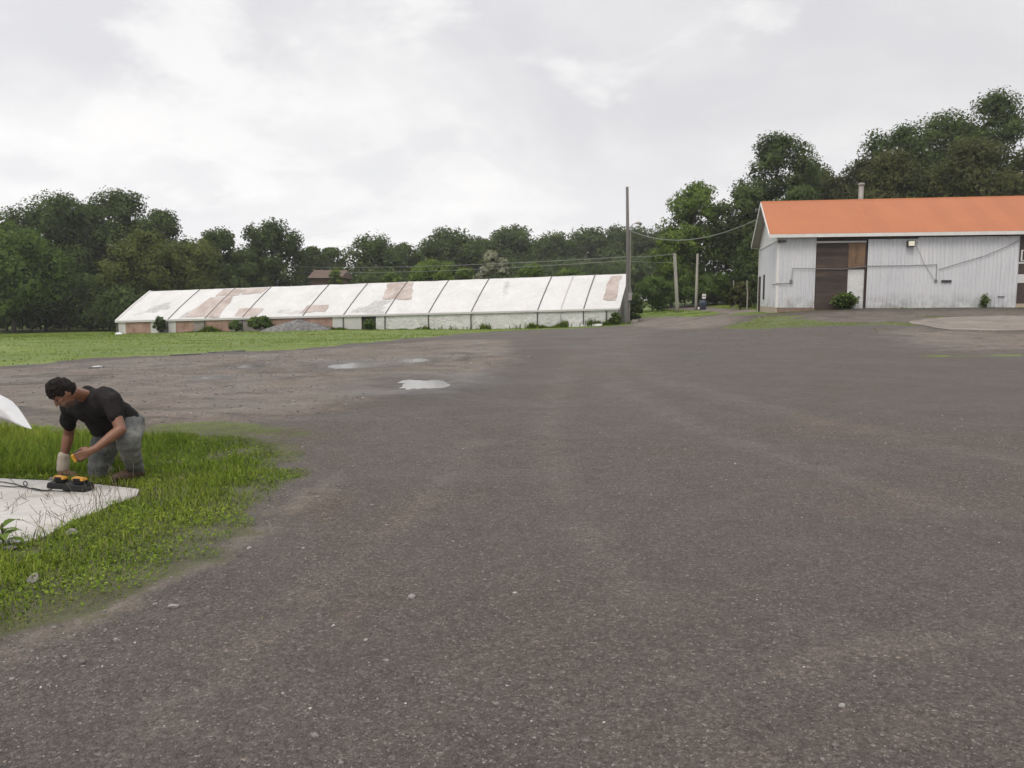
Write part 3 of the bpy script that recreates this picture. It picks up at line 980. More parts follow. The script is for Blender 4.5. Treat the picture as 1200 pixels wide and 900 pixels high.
M_galv = plain('galvanised_pipe', (0.30, 0.28, 0.26), 0.5, 0.3, 2.0, metal=0.3)
M_darkbrown = plain('dark_brown_paint', (0.060, 0.040, 0.036), 0.7, 0.25)
m, t, b = mat_new('floodlight_glass')
b.inputs['Base Color'].default_value = (0.85, 0.82, 0.66, 1)
b.inputs['Roughness'].default_value = 0.15
M_lampglass = m


def ribbed(name, u0, u1, z0, z1, v, parent, rib=0.20, dep=0.05, face=0, bow=0.0):
    """sheet of ribbed metal on the front (face 0: along u) or on the left gable (face 1: along v)"""
    prof = [(0.0, 0.0), (0.07, 0.0), (0.095, 1.0), (0.14, 1.0), (0.165, 0.0)]
    us = []
    u = u0
    while u < u1:
        for a, d in prof:
            if u + a * rib / 0.235 < u1:
                us.append((u + a * rib / 0.235, d * dep))
        u += rib
    us.append((u1, 0.0))
    nz_ = 8
    V = []
    for j in range(nz_ + 1):
        zt = j / nz_
        for uu, d in us:
            z = z0 + ((z1(uu) if callable(z1) else z1) - z0) * zt
            wav = 0.012 * float(vn(uu * 0.7, z * 0.9, 21)) + bow * math.sin(math.pi * zt)
            if face == 0:
                V.append(bp(uu, v - d - wav, z))
            else:
                V.append(bp(v - d - wav, uu, z))
    n = len(us)
    F = [(j * n + i, j * n + i + 1, (j + 1) * n + i + 1, (j + 1) * n + i) for j in range(nz_) for i in range(n - 1)]
    return np_mesh(name, V, F, M_rib, parent)


UD0, UD1 = bu(955), bu(1013)
UW1 = bu(1190)
MB().box(BO, e1_3, e2_3, ez3, (0.06, 0.06, 0.2), (BLEN - 0.06, BD - 0.06, ZW)).build('wall_core', M_darkbrown, barn)
ribbed('front_wall', 0.0, UD0 - 0.03, ZB, ZW, 0.0, barn)
ribbed('front_wall', UD1 + 0.05, UW1, ZB - 0.02, ZW - 0.12, -0.10, barn, bow=0.02)
ribbed('gable_wall', 0.0, BD, ZB + 0.02, ZE - 0.28, 0.0, barn, rib=0.20, dep=0.03, face=1)
# boarded gable above
gz = lambda v: ZE + (ZR_ - ZE) * (1 - abs(v - BD / 2) / (BD / 2 + OH_F)) - 0.10
V = [bp(-0.035, 0, ZE - 0.28), bp(-0.035, BD, ZE - 0.28), bp(-0.035, BD, gz(BD)), bp(-0.035, BD / 2, gz(BD / 2)), bp(-0.035, 0, gz(0))]
np_mesh('gable_boarding', V, [(0, 1, 2, 3, 4)], M_wboard, barn)
MB().box(BO, e1_3, e2_3, ez3, (-0.07, 0.0, ZE - 0.30), (-0.037, BD, ZE - 0.20)).build('gable_batten', M_wtrim, barn)
MB().box(BO, e1_3, e2_3, ez3, (-0.05, -0.05, ZB), (0.09, 0.09, ZW)).build('corner_trim', M_wtrim, barn)
MB().box(BO, e1_3, e2_3, ez3, (-0.08, BD - 0.35, 0.3), (-0.022, BD + 0.05, ZE - 0.3)).build('corner_trim', M_wtrim, barn)
MB().box(BO, e1_3, e2_3, ez3, (-0.14, BD - 1.25, 0.2), (-0.03, BD - 0.85, 3.05)).build('door_post', M_darkbrown, barn)
MB().box(BO, e1_3, e2_3, ez3, (-0.10, BD - 3.6, 1.55), (-0.03, BD - 3.2, 3.1)).build('slit_window', M_dark, barn)
MB().box(BO, e1_3, e2_3, ez3, (-0.035, -0.02, 0.1), (0.05, BD + 0.02, ZB + 0.015)).build('foundation', M_found, barn)
MB().box(BO, e1_3, e2_3, ez3, (0.052, -0.025, 0.3), (BLEN, 0.05, ZB - 0.005)).build('footing', M_brick, barn)
# roof: two slabs with a small overhang, orange on top, white edges
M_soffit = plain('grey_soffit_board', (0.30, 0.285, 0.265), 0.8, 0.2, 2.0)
half = BD / 2
sl = (ZR_ - ZE) / (half + OH_F)
def rz(v):
    return ZE + sl * (v + OH_F) if v <= half else ZE + sl * (BD + OH_F - v)
for side in (0, 1):
    va, vb = (-OH_F, half) if side == 0 else (BD + OH_F, half)
    # orange metal in panels with low standing seams
    mb = MB()
    mb.hexa([bp(-OH_G, va, rz(va) - 0.0), bp(BLEN, va, rz(va)), bp(BLEN, vb, rz(vb)), bp(-OH_G, vb, rz(vb)),
             bp(-OH_G, va, rz(va) + 0.03), bp(BLEN, va, rz(va) + 0.03), bp(BLEN, vb, rz(vb) + 0.03), bp(-OH_G, vb, rz(vb) + 0.03)])
    k = BLEN
    while k < BLEN:
        mb.hexa([bp(k - .012, va, rz(va) + .03), bp(k + .012, va, rz(va) + .03), bp(k + .012, vb, rz(vb) + .03), bp(k - .012, vb, rz(vb) + .03),
                 bp(k - .006, va, rz(va) + .042), bp(k + .006, va, rz(va) + .042), bp(k + .006, vb, rz(vb) + .042), bp(k - .006, vb, rz(vb) + .042)])
        k += 0.9
    mb.build('roof_slope', M_orange, barn)
    mb = MB().hexa([bp(-OH_G + .02, va + (0.02 if side == 0 else -0.02), rz(va) - 0.14), bp(BLEN, va + (0.02 if side == 0 else -0.02), rz(va) - 0.14), bp(BLEN, vb, rz(vb) - 0.14), bp(-OH_G + .02, vb, rz(vb) - 0.14),
                    bp(-OH_G + .02, va + (0.02 if side == 0 else -0.02), rz(va) - 0.003), bp(BLEN, va + (0.02 if side == 0 else -0.02), rz(va) - 0.003), bp(BLEN, vb, rz(vb) - 0.003), bp(-OH_G + .02, vb, rz(vb) - 0.003)])
    mb.build('soffit', M_soffit, barn)
    s = -1 if side == 0 else 1
    v0, v1 = sorted((va + s * 0.002, va + s * 0.04))
    MB().box(BO, e1_3, e2_3, ez3, (-OH_G, v0, ZE - 0.17), (BLEN, v1, ZE + 0.012)).build('eave_fascia', M_wtrim, barn)
    MB().hexa([bp(-OH_G - .04, va, rz(va) - .17), bp(-OH_G - .003, va, rz(va) - .17), bp(-OH_G - .003, vb, rz(vb) - .17), bp(-OH_G - .04, vb, rz(vb) - .17),
               bp(-OH_G - .04, va, rz(va) + .02), bp(-OH_G - .003, va, rz(va) + .02), bp(-OH_G - .003, vb, rz(vb) + .02), bp(-OH_G - .04, vb, rz(vb) + .02)]).build('rake_board', M_wtrim, barn)
MB().hexa([bp(-OH_G, half - .14, ZR_ - 0.03), bp(BLEN, half - .14, ZR_ - 0.03), bp(BLEN, half + .14, ZR_ - 0.03), bp(-OH_G, half + .14, ZR_ - 0.03),
           bp(-OH_G, half - .02, ZR_ + .065), bp(BLEN, half - .02, ZR_ + .065), bp(BLEN, half + .02, ZR_ + .065), bp(-OH_G, half + .02, ZR_ + .065)]).build('ridge_cap', M_orange, barn)
# sliding door of weathered boards with a plywood patch and a small white door
zt = bz(984, 284.5)
UP = bu(992); zp = bz(1002, 313); zd = bz(1002, 316)
sdoor = MB().box(BO, e1_3, e2_3, ez3, (UD0, -0.05, ZB - 0.28), (UP - 0.01, 0.02, zt)).build('sliding_door', M_brown, barn)
mb = MB().box(BO, e1_3, e2_3, ez3, (UP - 0.07, -0.065, ZB - 0.28), (UP - 0.015, -0.052, zt))
mb.build('door_stile', M_darkbrown, sdoor)
MB().box(BO, e1_3, e2_3, ez3, (UP, -0.045, zp), (UD1 - 0.03, 0.02, zt - 0.03)).build('plywood_patch', M_ply, barn)
MB().box(BO, e1_3, e2_3, ez3, (UP, -0.055, zp - 0.12), (UD1 - 0.03, -0.002, zp - 0.004)).build('door_lintel', M_darkbrown, barn)
wd = MB().box(BO, e1_3, e2_3, ez3, (UP + 0.01, -0.03, ZB - 0.28), (UD1 - 0.08, 0.02, zp - 0.13)).build('white_door', M_wboard, barn)
MB().box(BO, e1_3, e2_3, ez3, (UP + 0.10, -0.07, ZB + 0.75), (UP + 0.15, -0.032, ZB + 0.86)).build('handle', M_dark, wd)
MB().box(BO, e1_3, e2_3, ez3, (UD1 - 0.075, -0.08, ZB - 0.28), (UD1 - 0.02, 0.02, zt)).build('door_jamb', M_darkbrown, barn)
MB().box(BO, e1_3, e2_3, ez3, (UD0 - 0.04, -0.075, zt + 0.004), (bu(1012), -0.005, zt + 0.09)).build('door_header', M_wboard, barn)
MB().box(BO, e1_3, e2_3, ez3, (bu(1012) + .01, -0.20, ZW - 0.10), (bu(1071), -0.06, ZW - 0.002)).build('door_track', M_darkbrown, barn)
MB().box(BO, e1_3, e2_3, ez3, (bu(1012) + .01, -0.16, ZW - 0.20), (bu(1072), -0.135, ZW - 0.101)).build('track_rail', M_dark, barn)
# flood lamp under the eave
fx, fz = bu(1062.5), bz(1062.5, 286)
fl = MB().box(BO, e1_3, e2_3, ez3, (fx - .19, -0.42, fz - .17), (fx + .19, -0.16, fz + .17)).build('flood_lamp', M_dark, barn, bevel=0.02)
MB().box(BO, e1_3, e2_3, ez3, (fx - .15, -0.435, fz - .12), (fx + .15, -0.42, fz + .13)).build('lamp_glass', M_lampglass, fl)
MB().tube([bp(fx, -0.13, fz - 0.17), bp(fx, -0.13, fz - 0.75)], 0.018).build('lamp_cable', M_conduit, barn)
fx2, fz2 = bu(911), bz(911, 283)
mb = MB().box(BO, e1_3, e2_3, ez3, (fx2 - .10, -0.20, fz2 - .07), (fx2 + .10, -0.03, fz2 + .06)).box(BO, e1_3, e2_3, ez3, (fx2 + .16, -0.20, fz2 - .05), (fx2 + .32, -0.05, fz2 + .05))
mb.build('eave_lamp', M_dark, barn)
# conduits
def bpx(px, py, v):
    return bp(bu(px), v, bz(px, py))
MB().tube([bp(-0.06, 1.6, bz(913, 333)), bp(-0.06, 0.25, bz(913, 333)), bpx(909, 332.5, -0.09), bpx(926, 332, -0.09)], 0.022).build('conduit', M_conduit, barn)
MB().box(BO, e1_3, e2_3, ez3, (bu(926) - .07, -0.13, bz(926, 330) - .10), (bu(926) + .07, -0.032, bz(926, 330) + .10)).build('junction_box', M_conduit, barn, bevel=0.01)
MB().tube([bpx(926.5, 329, -0.095), bpx(927.5, 314.5, -0.095), bpx(955, 315, -0.10), bpx(985, 315.6, -0.10), bpx(1013, 312.0, -0.19), bpx(1060, 311.5, -0.19), bpx(1094.5, 310.3, -0.19), bpx(1094.5, 329, -0.19)], 0.02).build('conduit', M_conduit, barn)
MB().box(BO, e1_3, e2_3, ez3, (bu(1094.5) - .06, -0.22, bz(1094, 329) - .10), (bu(1094.5) + .06, -0.135, bz(1094, 329) + .06)).build('junction_box', M_conduit, barn, bevel=0.01)
MB().tube([bpx(1097, 316, -0.19), bpx(1120, 309, -0.20), bpx(1150, 300, -0.20), bpx(1176, 288.5, -0.20), bpx(1188, 282, -0.20)], 0.016).build('cable', M_conduit, barn)
MB().tube([bpx(1070, 289, -0.185), bpx(1080, 310, -0.185), bpx(1093, 329, -0.185)], 0.010).build('cable', M_conduit, barn)
MB().box(BO, e1_3, e2_3, ez3, (bu(1101), -0.20, bz(1107, 331)), (bu(1112.5), -0.125, bz(1107, 328.3))).build('vent_slot', M_dark, barn)
MB().box(BO, e1_3, e2_3, ez3, (bu(1168), -0.19, bz(1172, 348)), (bu(1176), -0.125, bz(1172, 347.2))).build('vent_slot', M_dark, barn)
# the next bay at the right edge: brown and white boarding with a small window
MB().box(BO, e1_3, e2_3, ez3, (UW1 + .01, -0.06, ZB + 0.25), (BLEN, 0.02, ZW)).build('brown_boarding', M_darkbrown, barn)
for (ya, yb) in ((321.5, 331.5), (307, 309)):
    MB().box(BO, e1_3, e2_3, ez3, (UW1 + .012, -0.085, bz(1195, yb)), (BLEN, -0.061, bz(1195, ya))).build('white_band', M_wboard, barn)
wnd = MB().box(BO, e1_3, e2_3, ez3, (UW1 + .10, -0.10, bz(1195, 306)), (UW1 + 1.3, -0.063, bz(1195, 293))).build('window', M_wtrim, barn)
MB().box(BO, e1_3, e2_3, ez3, (UW1 + .17, -0.108, bz(1195, 305)), (UW1 + 1.2, -0.101, bz(1195, 294))).build('window_pane', M_dark, wnd)
MB().box(BO, e1_3, e2_3, ez3, (UW1 + .01, -0.05, 0.4), (BLEN, 0.02, ZB + 0.245)).build('foundation', M_found, barn)
# stovepipe behind the ridge
q = at(1008.5, 238, 51.0)
sx, sy = q[0], q[1]
pz1 = at(1008.5, 214.5, 51.0)[2]
MB().tube([(sx, sy, ZR_ - 0.9), (sx, sy, pz1 - 0.12)], 0.15, 14).build('stovepipe', M_galv, barn, True)
sp_ = bpy.data.objects['stovepipe']
MB().tube([(sx, sy, pz1 - 0.12), (sx, sy, pz1 - 0.04), (sx, sy, pz1)], [0.2, 0.2, 0.12], 14).build('pipe_cap', M_galv, sp_, False)

# ------------------------------------------------------------------ poles and wires
M_pole = plain('weathered_grey_pole', (0.125, 0.118, 0.112), 0.9, 0.3, 2.5, st=(2, 2, 0.25), bmp=0.01)
M_pole2 = plain('pale_grey_pole', (0.23, 0.22, 0.19), 0.9, 0.3, 2.5, st=(2, 2, 0.25), bmp=0.01)
M_wire = plain('grey_wire', (0.19, 0.19, 0.19), 0.5, 0.1)
PB = gpt(735.5, 380.5, Hg); PD = 65.5
pb = at(735, 378, PD); pz0 = float(Hg(pb[0], pb[1])); ptop = at(735, 219, PD)
pole = thing('utility_pole', 'tall grey wooden utility pole with a lamp arm at the greenhouse corner', 'utility pole', (pb[0], pb[1], pz0))
MB().tube([(pb[0], pb[1], pz0 - 0.4), (pb[0], pb[1], pz0 + 0.25), (pb[0], pb[1], pz0 + 4.5), (ptop[0], pb[1], ptop[2])], [0.23, 0.185, 0.145, 0.11], 14).build('pole', M_pole, pole, True)
la = at(738, 267, PD - .2); lb = at(742, 262.5, PD - .6); lc = at(747.5, 261.5, PD - .9)
MB().tube([(pb[0] + 0.1, pb[1] - 0.1, la[2]), la, lb, lc], 0.03).build('lamp_arm', M_galv, pole)
mb = MB().tube([lc + np.array([-0.15, 0, 0.02]), lc + np.array([0.1, -0.1, 0.0]), lc + np.array([0.3, -0.15, -0.05])], [0.06, 0.12, 0.05], 10)
mb.build('lamp_head', M_galv, pole, True)
cxr = at(738.5, 300, PD)[0]
MB().tube([(cxr, pb[1] - 0.02, pz0 - 0.1), (cxr, pb[1] - 0.02, at(738, 271, PD)[2])], 0.05, 8).build('conduit_pipe', M_pole2, pole)
MB().box((cxr, pb[1], 0), (1, 0, 0), (0, 1, 0), (0, 0, 1), (-0.14, -0.3, at(738, 352, PD)[2]), (0.14, -0.1, at(738, 343, PD)[2])).build('meter_box', M_galv, pole, bevel=0.02)
MB().tube([(pb[0] + .55, pb[1] - .35, pz0 - .1), (pb[0] + .5, pb[1] - .35, pz0 + .12), (pb[0] + .3, pb[1] - .3, pz0 + .22)], [0.4, 0.33, 0.12], 10).build('pole_footing', M_conc, pole, True)


def small_pole(px, ytop, ybase, d, r, lean, label):
    a = at(px[1], ybase, d); zb = float(Hg(a[0], a[1])); tp = at(px[0], ytop, d)
    th = thing('wooden_post', label, 'post', (a[0], a[1], zb), 'old wooden posts beside the driveway')
    MB().tube([(a[0], a[1], zb - .3), (a[0], a[1], zb + .6), tp], [r, r * .96, r * .8], 12).build('post_shaft', M_pole2, th, True)
    c = MB().tube([tp - np.array([0, 0, 0.01]), tp + np.array([0, 0, 0.05])], [r * .84, r * .7], 12).build('post_top', M_pole, th)
    return tp, th
T1, th1 = small_pole((790.5, 793.5), 297, 364, 74.0, 0.17, 0, 'grey wooden post with wire, left one of the pair beside the driveway')
T2, th2 = small_pole((817.5, 815.5), 297.5, 361, 80.0, 0.14, 0, 'grey wooden post right beside the blue drum by the driveway')


def wire(name, label, pts, sag, rad, n=24):
    P = []
    for (a, b_), sg in zip(zip(pts[:-1], pts[1:]), sag):
        a, b_ = np.array(a), np.array(b_)
        for i in range(n + 1):
            f = i / n
            q = a + (b_ - a) * f
            q[2] -= sg * 4 * f * (1 - f)
            P.append(q)
    return tag(MB().tube(P, rad, 6).build(name, M_wire), label, 'wire')


q1 = at(733.5, 301, PD); q2 = at(733.5, 305.5, PD)
farL = at(320, 311.5, 130); farL2 = at(330, 318, 130)
wire('overhead_wire', 'upper overhead wire running past the tall pole above the greenhouse', [T1, q1 + np.array([0, -.16, 0]), farL], [0.1, 0.5], 0.021)
wire('overhead_wire', 'lower overhead wire running past the tall pole above the greenhouse', [T1 + np.array([0.05, -0.1, -.75]), q2 + np.array([0, -.18, 0]), farL2], [0.1, 0.5], 0.019)
tw = []
a = np.array([pb[0] + 0.12, pb[1] - .15, at(738, 270.5, PD)[2]]); c = bp(-OH_G - 0.02, 2.7, rz(2.7) - 0.12)
wire('service_cable', 'sagging service cable strung from the tall pole to the barn gable', [a, c], [1.05], 0.026, 40)

# blue drum, sign plates, and odds beside the driveway
M_bluedrum = plain('faded_blue_drum', (0.055, 0.065, 0.11), 0.6, 0.3)
q = at(823.5, 361, 79.0); zq = float(Hg(q[0], q[1]))
dr = thing('blue_drum', 'dark blue drum standing beside the right wooden post', 'drum', (q[0], q[1], zq))
MB().tube([(q[0], q[1], zq), (q[0], q[1], zq + .28), (q[0], q[1], zq + .3), (q[0], q[1], zq + .58), (q[0], q[1], zq + .6), (q[0], q[1], zq + .92)], [.31, .31, .33, .31, .33, .31], 18).build('drum_body', M_bluedrum, dr, True)
MB().tube([(q[0], q[1], zq + .921), (q[0], q[1], zq + .95)], [.32, .30], 18).build('drum_lid', M_dark, dr)
q = at(824.5, 361, 79.6); zq = float(Hg(q[0], q[1]))
sg = thing('sign_post', 'thin post with two small white plates behind the blue drum', 'sign', (q[0], q[1], zq))
zt = at(824, 344, 79.6)[2]
MB().tube([(q[0], q[1], zq - .2), (q[0], q[1], zt)], 0.035).build('stake', M_pole2, sg)
for ya, yb in ((344.5, 347), (347.7, 350)):
    z0, z1 = at(824, yb, 79.6)[2], at(824, ya, 79.6)[2]
    MB().box((q[0], q[1], 0), (1, 0, 0), (0, 1, 0), (0, 0, 1), (-0.19, -0.07, z0), (0.19, -0.04, z1)).build('sign_plate', M_wtrim, sg, bevel=0.01)
def rock(px, py, size, label, mat, squash=0.6, group=None, name='rock', sink=0.25, seed=0):
    c = gpt(px, py, Hg)
    z = float(Hg(*c))
    bm = bmesh.new()
    bmesh.ops.create_icosphere(bm, subdivisions=3, radius=1)
    rr = np.random.default_rng(seed + 100)
    st = rr.uniform(0.75, 1.25, 3)
    cuts = [(Vector(rr.normal(0, 1, 3)).normalized(), rr.uniform(0.55, 0.85)) for _ in range(9)]
    V = []
    for v in bm.verts:
        p = v.co.copy()
        for n_, d_ in cuts:
            k = p.dot(n_)
            if k > d_:
                p -= n_ * (k - d_)
        p *= 1 + 0.12 * float(fbm(v.co.x * 2.2 + seed, v.co.y * 2.2 + v.co.z * 1.7, seed, 3))
        V.append((c[0] + p.x * st[0] * size, c[1] + p.y * st[1] * size, z + (p.z * st[2] * squash + squash * (1 - 2 * sink) * 0.75) * size))
    F = [tuple(v.index for v in f.verts) for f in bm.faces]
    bm.free()
    o = np_mesh(name, V, F, mat, None, False)
    return tag(o, label, 'rock', group)


M_rock = plain('grey_limestone', (0.15, 0.14, 0.13), 0.85, 0.4, 14.0, bmp=0.01, c2=(0.32, 0.30, 0.28))
M_rockd = plain('dark_stone', (0.10, 0.095, 0.09), 0.85, 0.35, 14.0, bmp=0.01)
q = at(819.5, 362, 79.2)
rock(820, 362.2, 0.28, 'pale stone lying at the foot of the blue drum', M_wboard, seed=3)
# stakes and a fallen sheet near the shaded back corner of the barn
for px, yt, yb, d, lb in ((859.5, 328.5, 347, 74.0, 'thin pale stake leaning among bushes left of the barn'), (875.2, 328, 347, 70.0, 'short whitish stake in the dark bushes beside the barn corner')):
    a = at(px, 362, d); zb = float(Hg(a[0], a[1])); tp = at(px, yt, d)
    tag(MB().tube([(a[0], a[1], zb - .2), (a[0] + .02, a[1], (zb + tp[2]) / 2), tp], [0.06, 0.06, 0.05], 8).build('stake', M_pole2), lb, 'stake')

# ------------------------------------------------------------------ far house behind the greenhouse
M_roofred = plain('reddish_brown_shingle', (0.105, 0.068, 0.052), 0.9, 0.2, 2.0)
M_wallfar = plain('brownish_siding', (0.10, 0.062, 0.048), 0.9, 0.2, 1.0)
HD = 122.0
hq = at(381, 327, HD); hz = float(Hg(hq[0], hq[1]))
house = thing('house', 'far reddish brown house with a low roof between the trees', 'house', (hq[0], hq[1], hz))
hx0, hx1 = at(364, 327, HD)[0], at(398, 327, HD)[0]
ze, zr = at(380, 325, HD)[2], at(380, 316.5, HD + 4)[2]
MB().box((0, HD, 0), (1, 0, 0), (0, 1, 0), (0, 0, 1), (hx0, 0, hz - .5), (hx1, 8, ze)).build('wall', M_wallfar, house)
V = [(hx0 - .4, HD - .5, ze - .1), (hx1 + .4, HD - .5, ze - .1), (hx1 + .4, HD + 4, zr), (hx0 - .4, HD + 4, zr), (hx1 + .4, HD + 8.5, ze - .1), (hx0 - .4, HD + 8.5, ze - .1)]
np_mesh('roof', V, [(0, 1, 2, 3), (3, 2, 4, 5), (0, 3, 5), (1, 4, 2), (0, 5, 4, 1)], M_roofred, house)

# ------------------------------------------------------------------ trees
def leaf_cloud(P, N, S, elong=1.35):
    """four cornered leaf faces at P with normals N and sizes S"""
    n = len(P)
    ref = rng.normal(0, 1, (n, 3))
    A = np.cross(N, ref); A /= np.linalg.norm(A, axis=1)[:, None] + 1e-9
    B = np.cross(N, A)
    a = A * S[:, None] * elong * 0.5; b_ = B * S[:, None] * 0.5
    fold = N * S[:, None] * 0.12
    V = np.stack([P - a, P - b_ * 0.9 + a * 0.15 + fold, P + a, P + b_ * 0.9 + a * 0.15 + fold], 1).reshape(-1, 3)
    F = np.arange(4 * n).reshape(n, 4)
    return V, F


def unit(v):
    return v / (np.linalg.norm(v, axis=-1, keepdims=True) + 1e-9)


def make_tree(name, label, cat, x, y, ztop, rad, mat, nleaf=7000, leaf=0.36, cb=0.10, loose=0.0, nlobe=None, group=None, fat=1.0, lean=0.0, trunk_r=None, depth_sq=1.0, dens=1.0):
    z0 = float(Hg(x, y)); h = ztop - z0
    root = thing(name, label, cat, (x, y, z0), group)
    zb = z0 + cb * h; H = ztop - zb
    nl = nlobe or int(rng.integers(48, 60))
    nleaf = int(nleaf * 2.6 * dens); leaf = leaf * 0.66; rad = rad * 1.22
    lob = []
    for i in range(nl):
        tt = ((i + 0.5) / nl) ** 0.8
        tt = min(0.99, max(0.02, tt + rng.normal(0, 0.05)))
        wprof = math.sqrt(max(0.16, 1 - abs((tt - 0.42) / 0.63) ** 2.6)) * fat
        an = i * 2.39996 + rng.uniform(-0.5, 0.5)
        rl = rad * rng.uniform(0.22, 0.40) * (0.8 + 0.3 * (1 - tt))
        rl = min(rl, 0.30 * H)
        rr_ = max(0.0, rad * wprof - rl * 0.85) * rng.uniform(0.0, 1.0) ** 0.45
        cz = zb + rl * 0.8 + tt * (H - rl * 1.75)
        lob.append((x + math.cos(an) * rr_ + lean * tt, y + math.sin(an) * rr_ * depth_sq, cz, rl, rng.uniform(-0.18, 0.18)))
    # a top lobe so that the tree reaches its height
    rl = min(rad * 0.34, 0.28 * H)
    lob.append((x + rng.normal(0, rad * 0.12) + lean, y, ztop - rl * 0.95, rl, 0.05))
    lob = np.array(lob)
    wts = lob[:, 3] ** 2; wts = wts / wts.sum()
    k = rng.choice(len(lob), nleaf, p=wts)
    D = unit(rng.normal(0, 1, (nleaf, 3)) + np.array([0, 0, 0.25]))
    # sub clumps: pull directions towards a handful of seeds per lobe
    seeds = unit(rng.normal(0, 1, (len(lob), 11, 3)) + np.array([0, 0, 0.2]))
    sidx = rng.integers(0, 11, nleaf)
    D = unit(D * (0.55 - 0.2 * loose) + seeds[k, sidx] * 0.75)
    rad_ = lob[k, 3] * (1.0 - 0.55 * rng.random(nleaf) ** 2.0) * rng.normal(1.0, 0.07 + 0.13 * loose, nleaf)
    P = lob[k, :3] + D * rad_[:, None] * np.array([1, 1, 0.85])
    cutz = z0 + 0.02 * h
    P[:, 2] = np.maximum(P[:, 2], cutz + rng.random(nleaf) * 0.3)
    N = unit(D * 0.8 + rng.normal(0, 0.55, (nleaf, 3)) + np.array([0, 0, 0.35]))
    S = leaf * rng.uniform(0.55, 1.35, nleaf)
    # inner foliage that closes the crown
    nf = 26 * len(lob)
    kf = np.repeat(np.arange(len(lob)), 26)
    Df = unit(rng.normal(0, 1, (nf, 3)))
    Pf = lob[kf, :3] + Df * (lob[kf, 3] * 0.62 * rng.random(nf) ** 0.5 * (1 - 0.35 * loose))[:, None]
    Pf[:, 2] = np.maximum(Pf[:, 2], cutz + 0.3)
    D = np.r_[D, Df]; P = np.r_[P, Pf]; N = np.r_[N, unit(Df + rng.normal(0, .5, (nf, 3)))]
    S = np.r_[S, lob[kf, 3] * rng.uniform(0.22, 0.42, nf) * (1 - 0.4 * loose)]
    k = np.r_[k, kf]; sidx = np.r_[sidx, rng.integers(0, 11, nf)]
    nleaf = len(P)
    Vl, Fl = leaf_cloud(P, N, S)
    clump = rng.uniform(-0.25, 0.25, (len(lob), 11))[k, sidx]
    tint = np.clip(0.42 + lob[k, 4] + clump + rng.normal(0, 0.13, nleaf), 0, 1)
    NN = unit(D * 0.9 + unit(P - np.array([x, y, zb + 0.35 * H])) * 0.35 + N * 0.35)
    np_mesh('crown', Vl, Fl, mat, root, False, {'tint': np.repeat(tint, 4), 'nrm': np.repeat(NN, 4, 0)})
    tr = trunk_r or max(0.05, 0.017 * h + 0.05)
    mb = MB()
    topp = np.array([x + lean * .6, y, zb + 0.72 * H])
    pts = [np.array([x, y, z0 - 0.3]) * (1 - f) + topp * f + np.array([rng.normal(0, .12), rng.normal(0, .12), 0]) * (0 < f < 1) * min(1, h / 10) for f in (0, .06, .3, .55, .8, 1)]
    mb.tube(pts, [tr * 1.35, tr, tr * .8, tr * .6, tr * .38, tr * .15], 9)
    for i in rng.choice(len(lob), min(len(lob), 11), replace=False):
        c = lob[i, :3]
        f = np.clip((c[2] - z0) / h - 0.22, 0.10, 0.72)
        s_ = np.array([x + lean * f * .6, y, z0 + f * h])
        m_ = (s_ + c) / 2 + np.array([0, 0, -0.04 * h * rng.random()])
        mb.tube([s_, m_, c], [tr * .42, tr * .26, tr * .08], 6)
    mb.build('trunk', M_bark, root, True)
    return root


def tree_px(name, label, px, top, hw, d, mat, cat='tree', **kw):
    x = (px - 600) / FPX * d / math.cos(PITCH) * 1.0
    x = at(px, 340, d)[0]
    zt = at(px, top, d)[2]
    rad = hw / FPX * d
    kw.setdefault('leaf', 0.0034 * d)
    return make_tree(name, label, cat, x, d, zt, rad, mat, **kw)


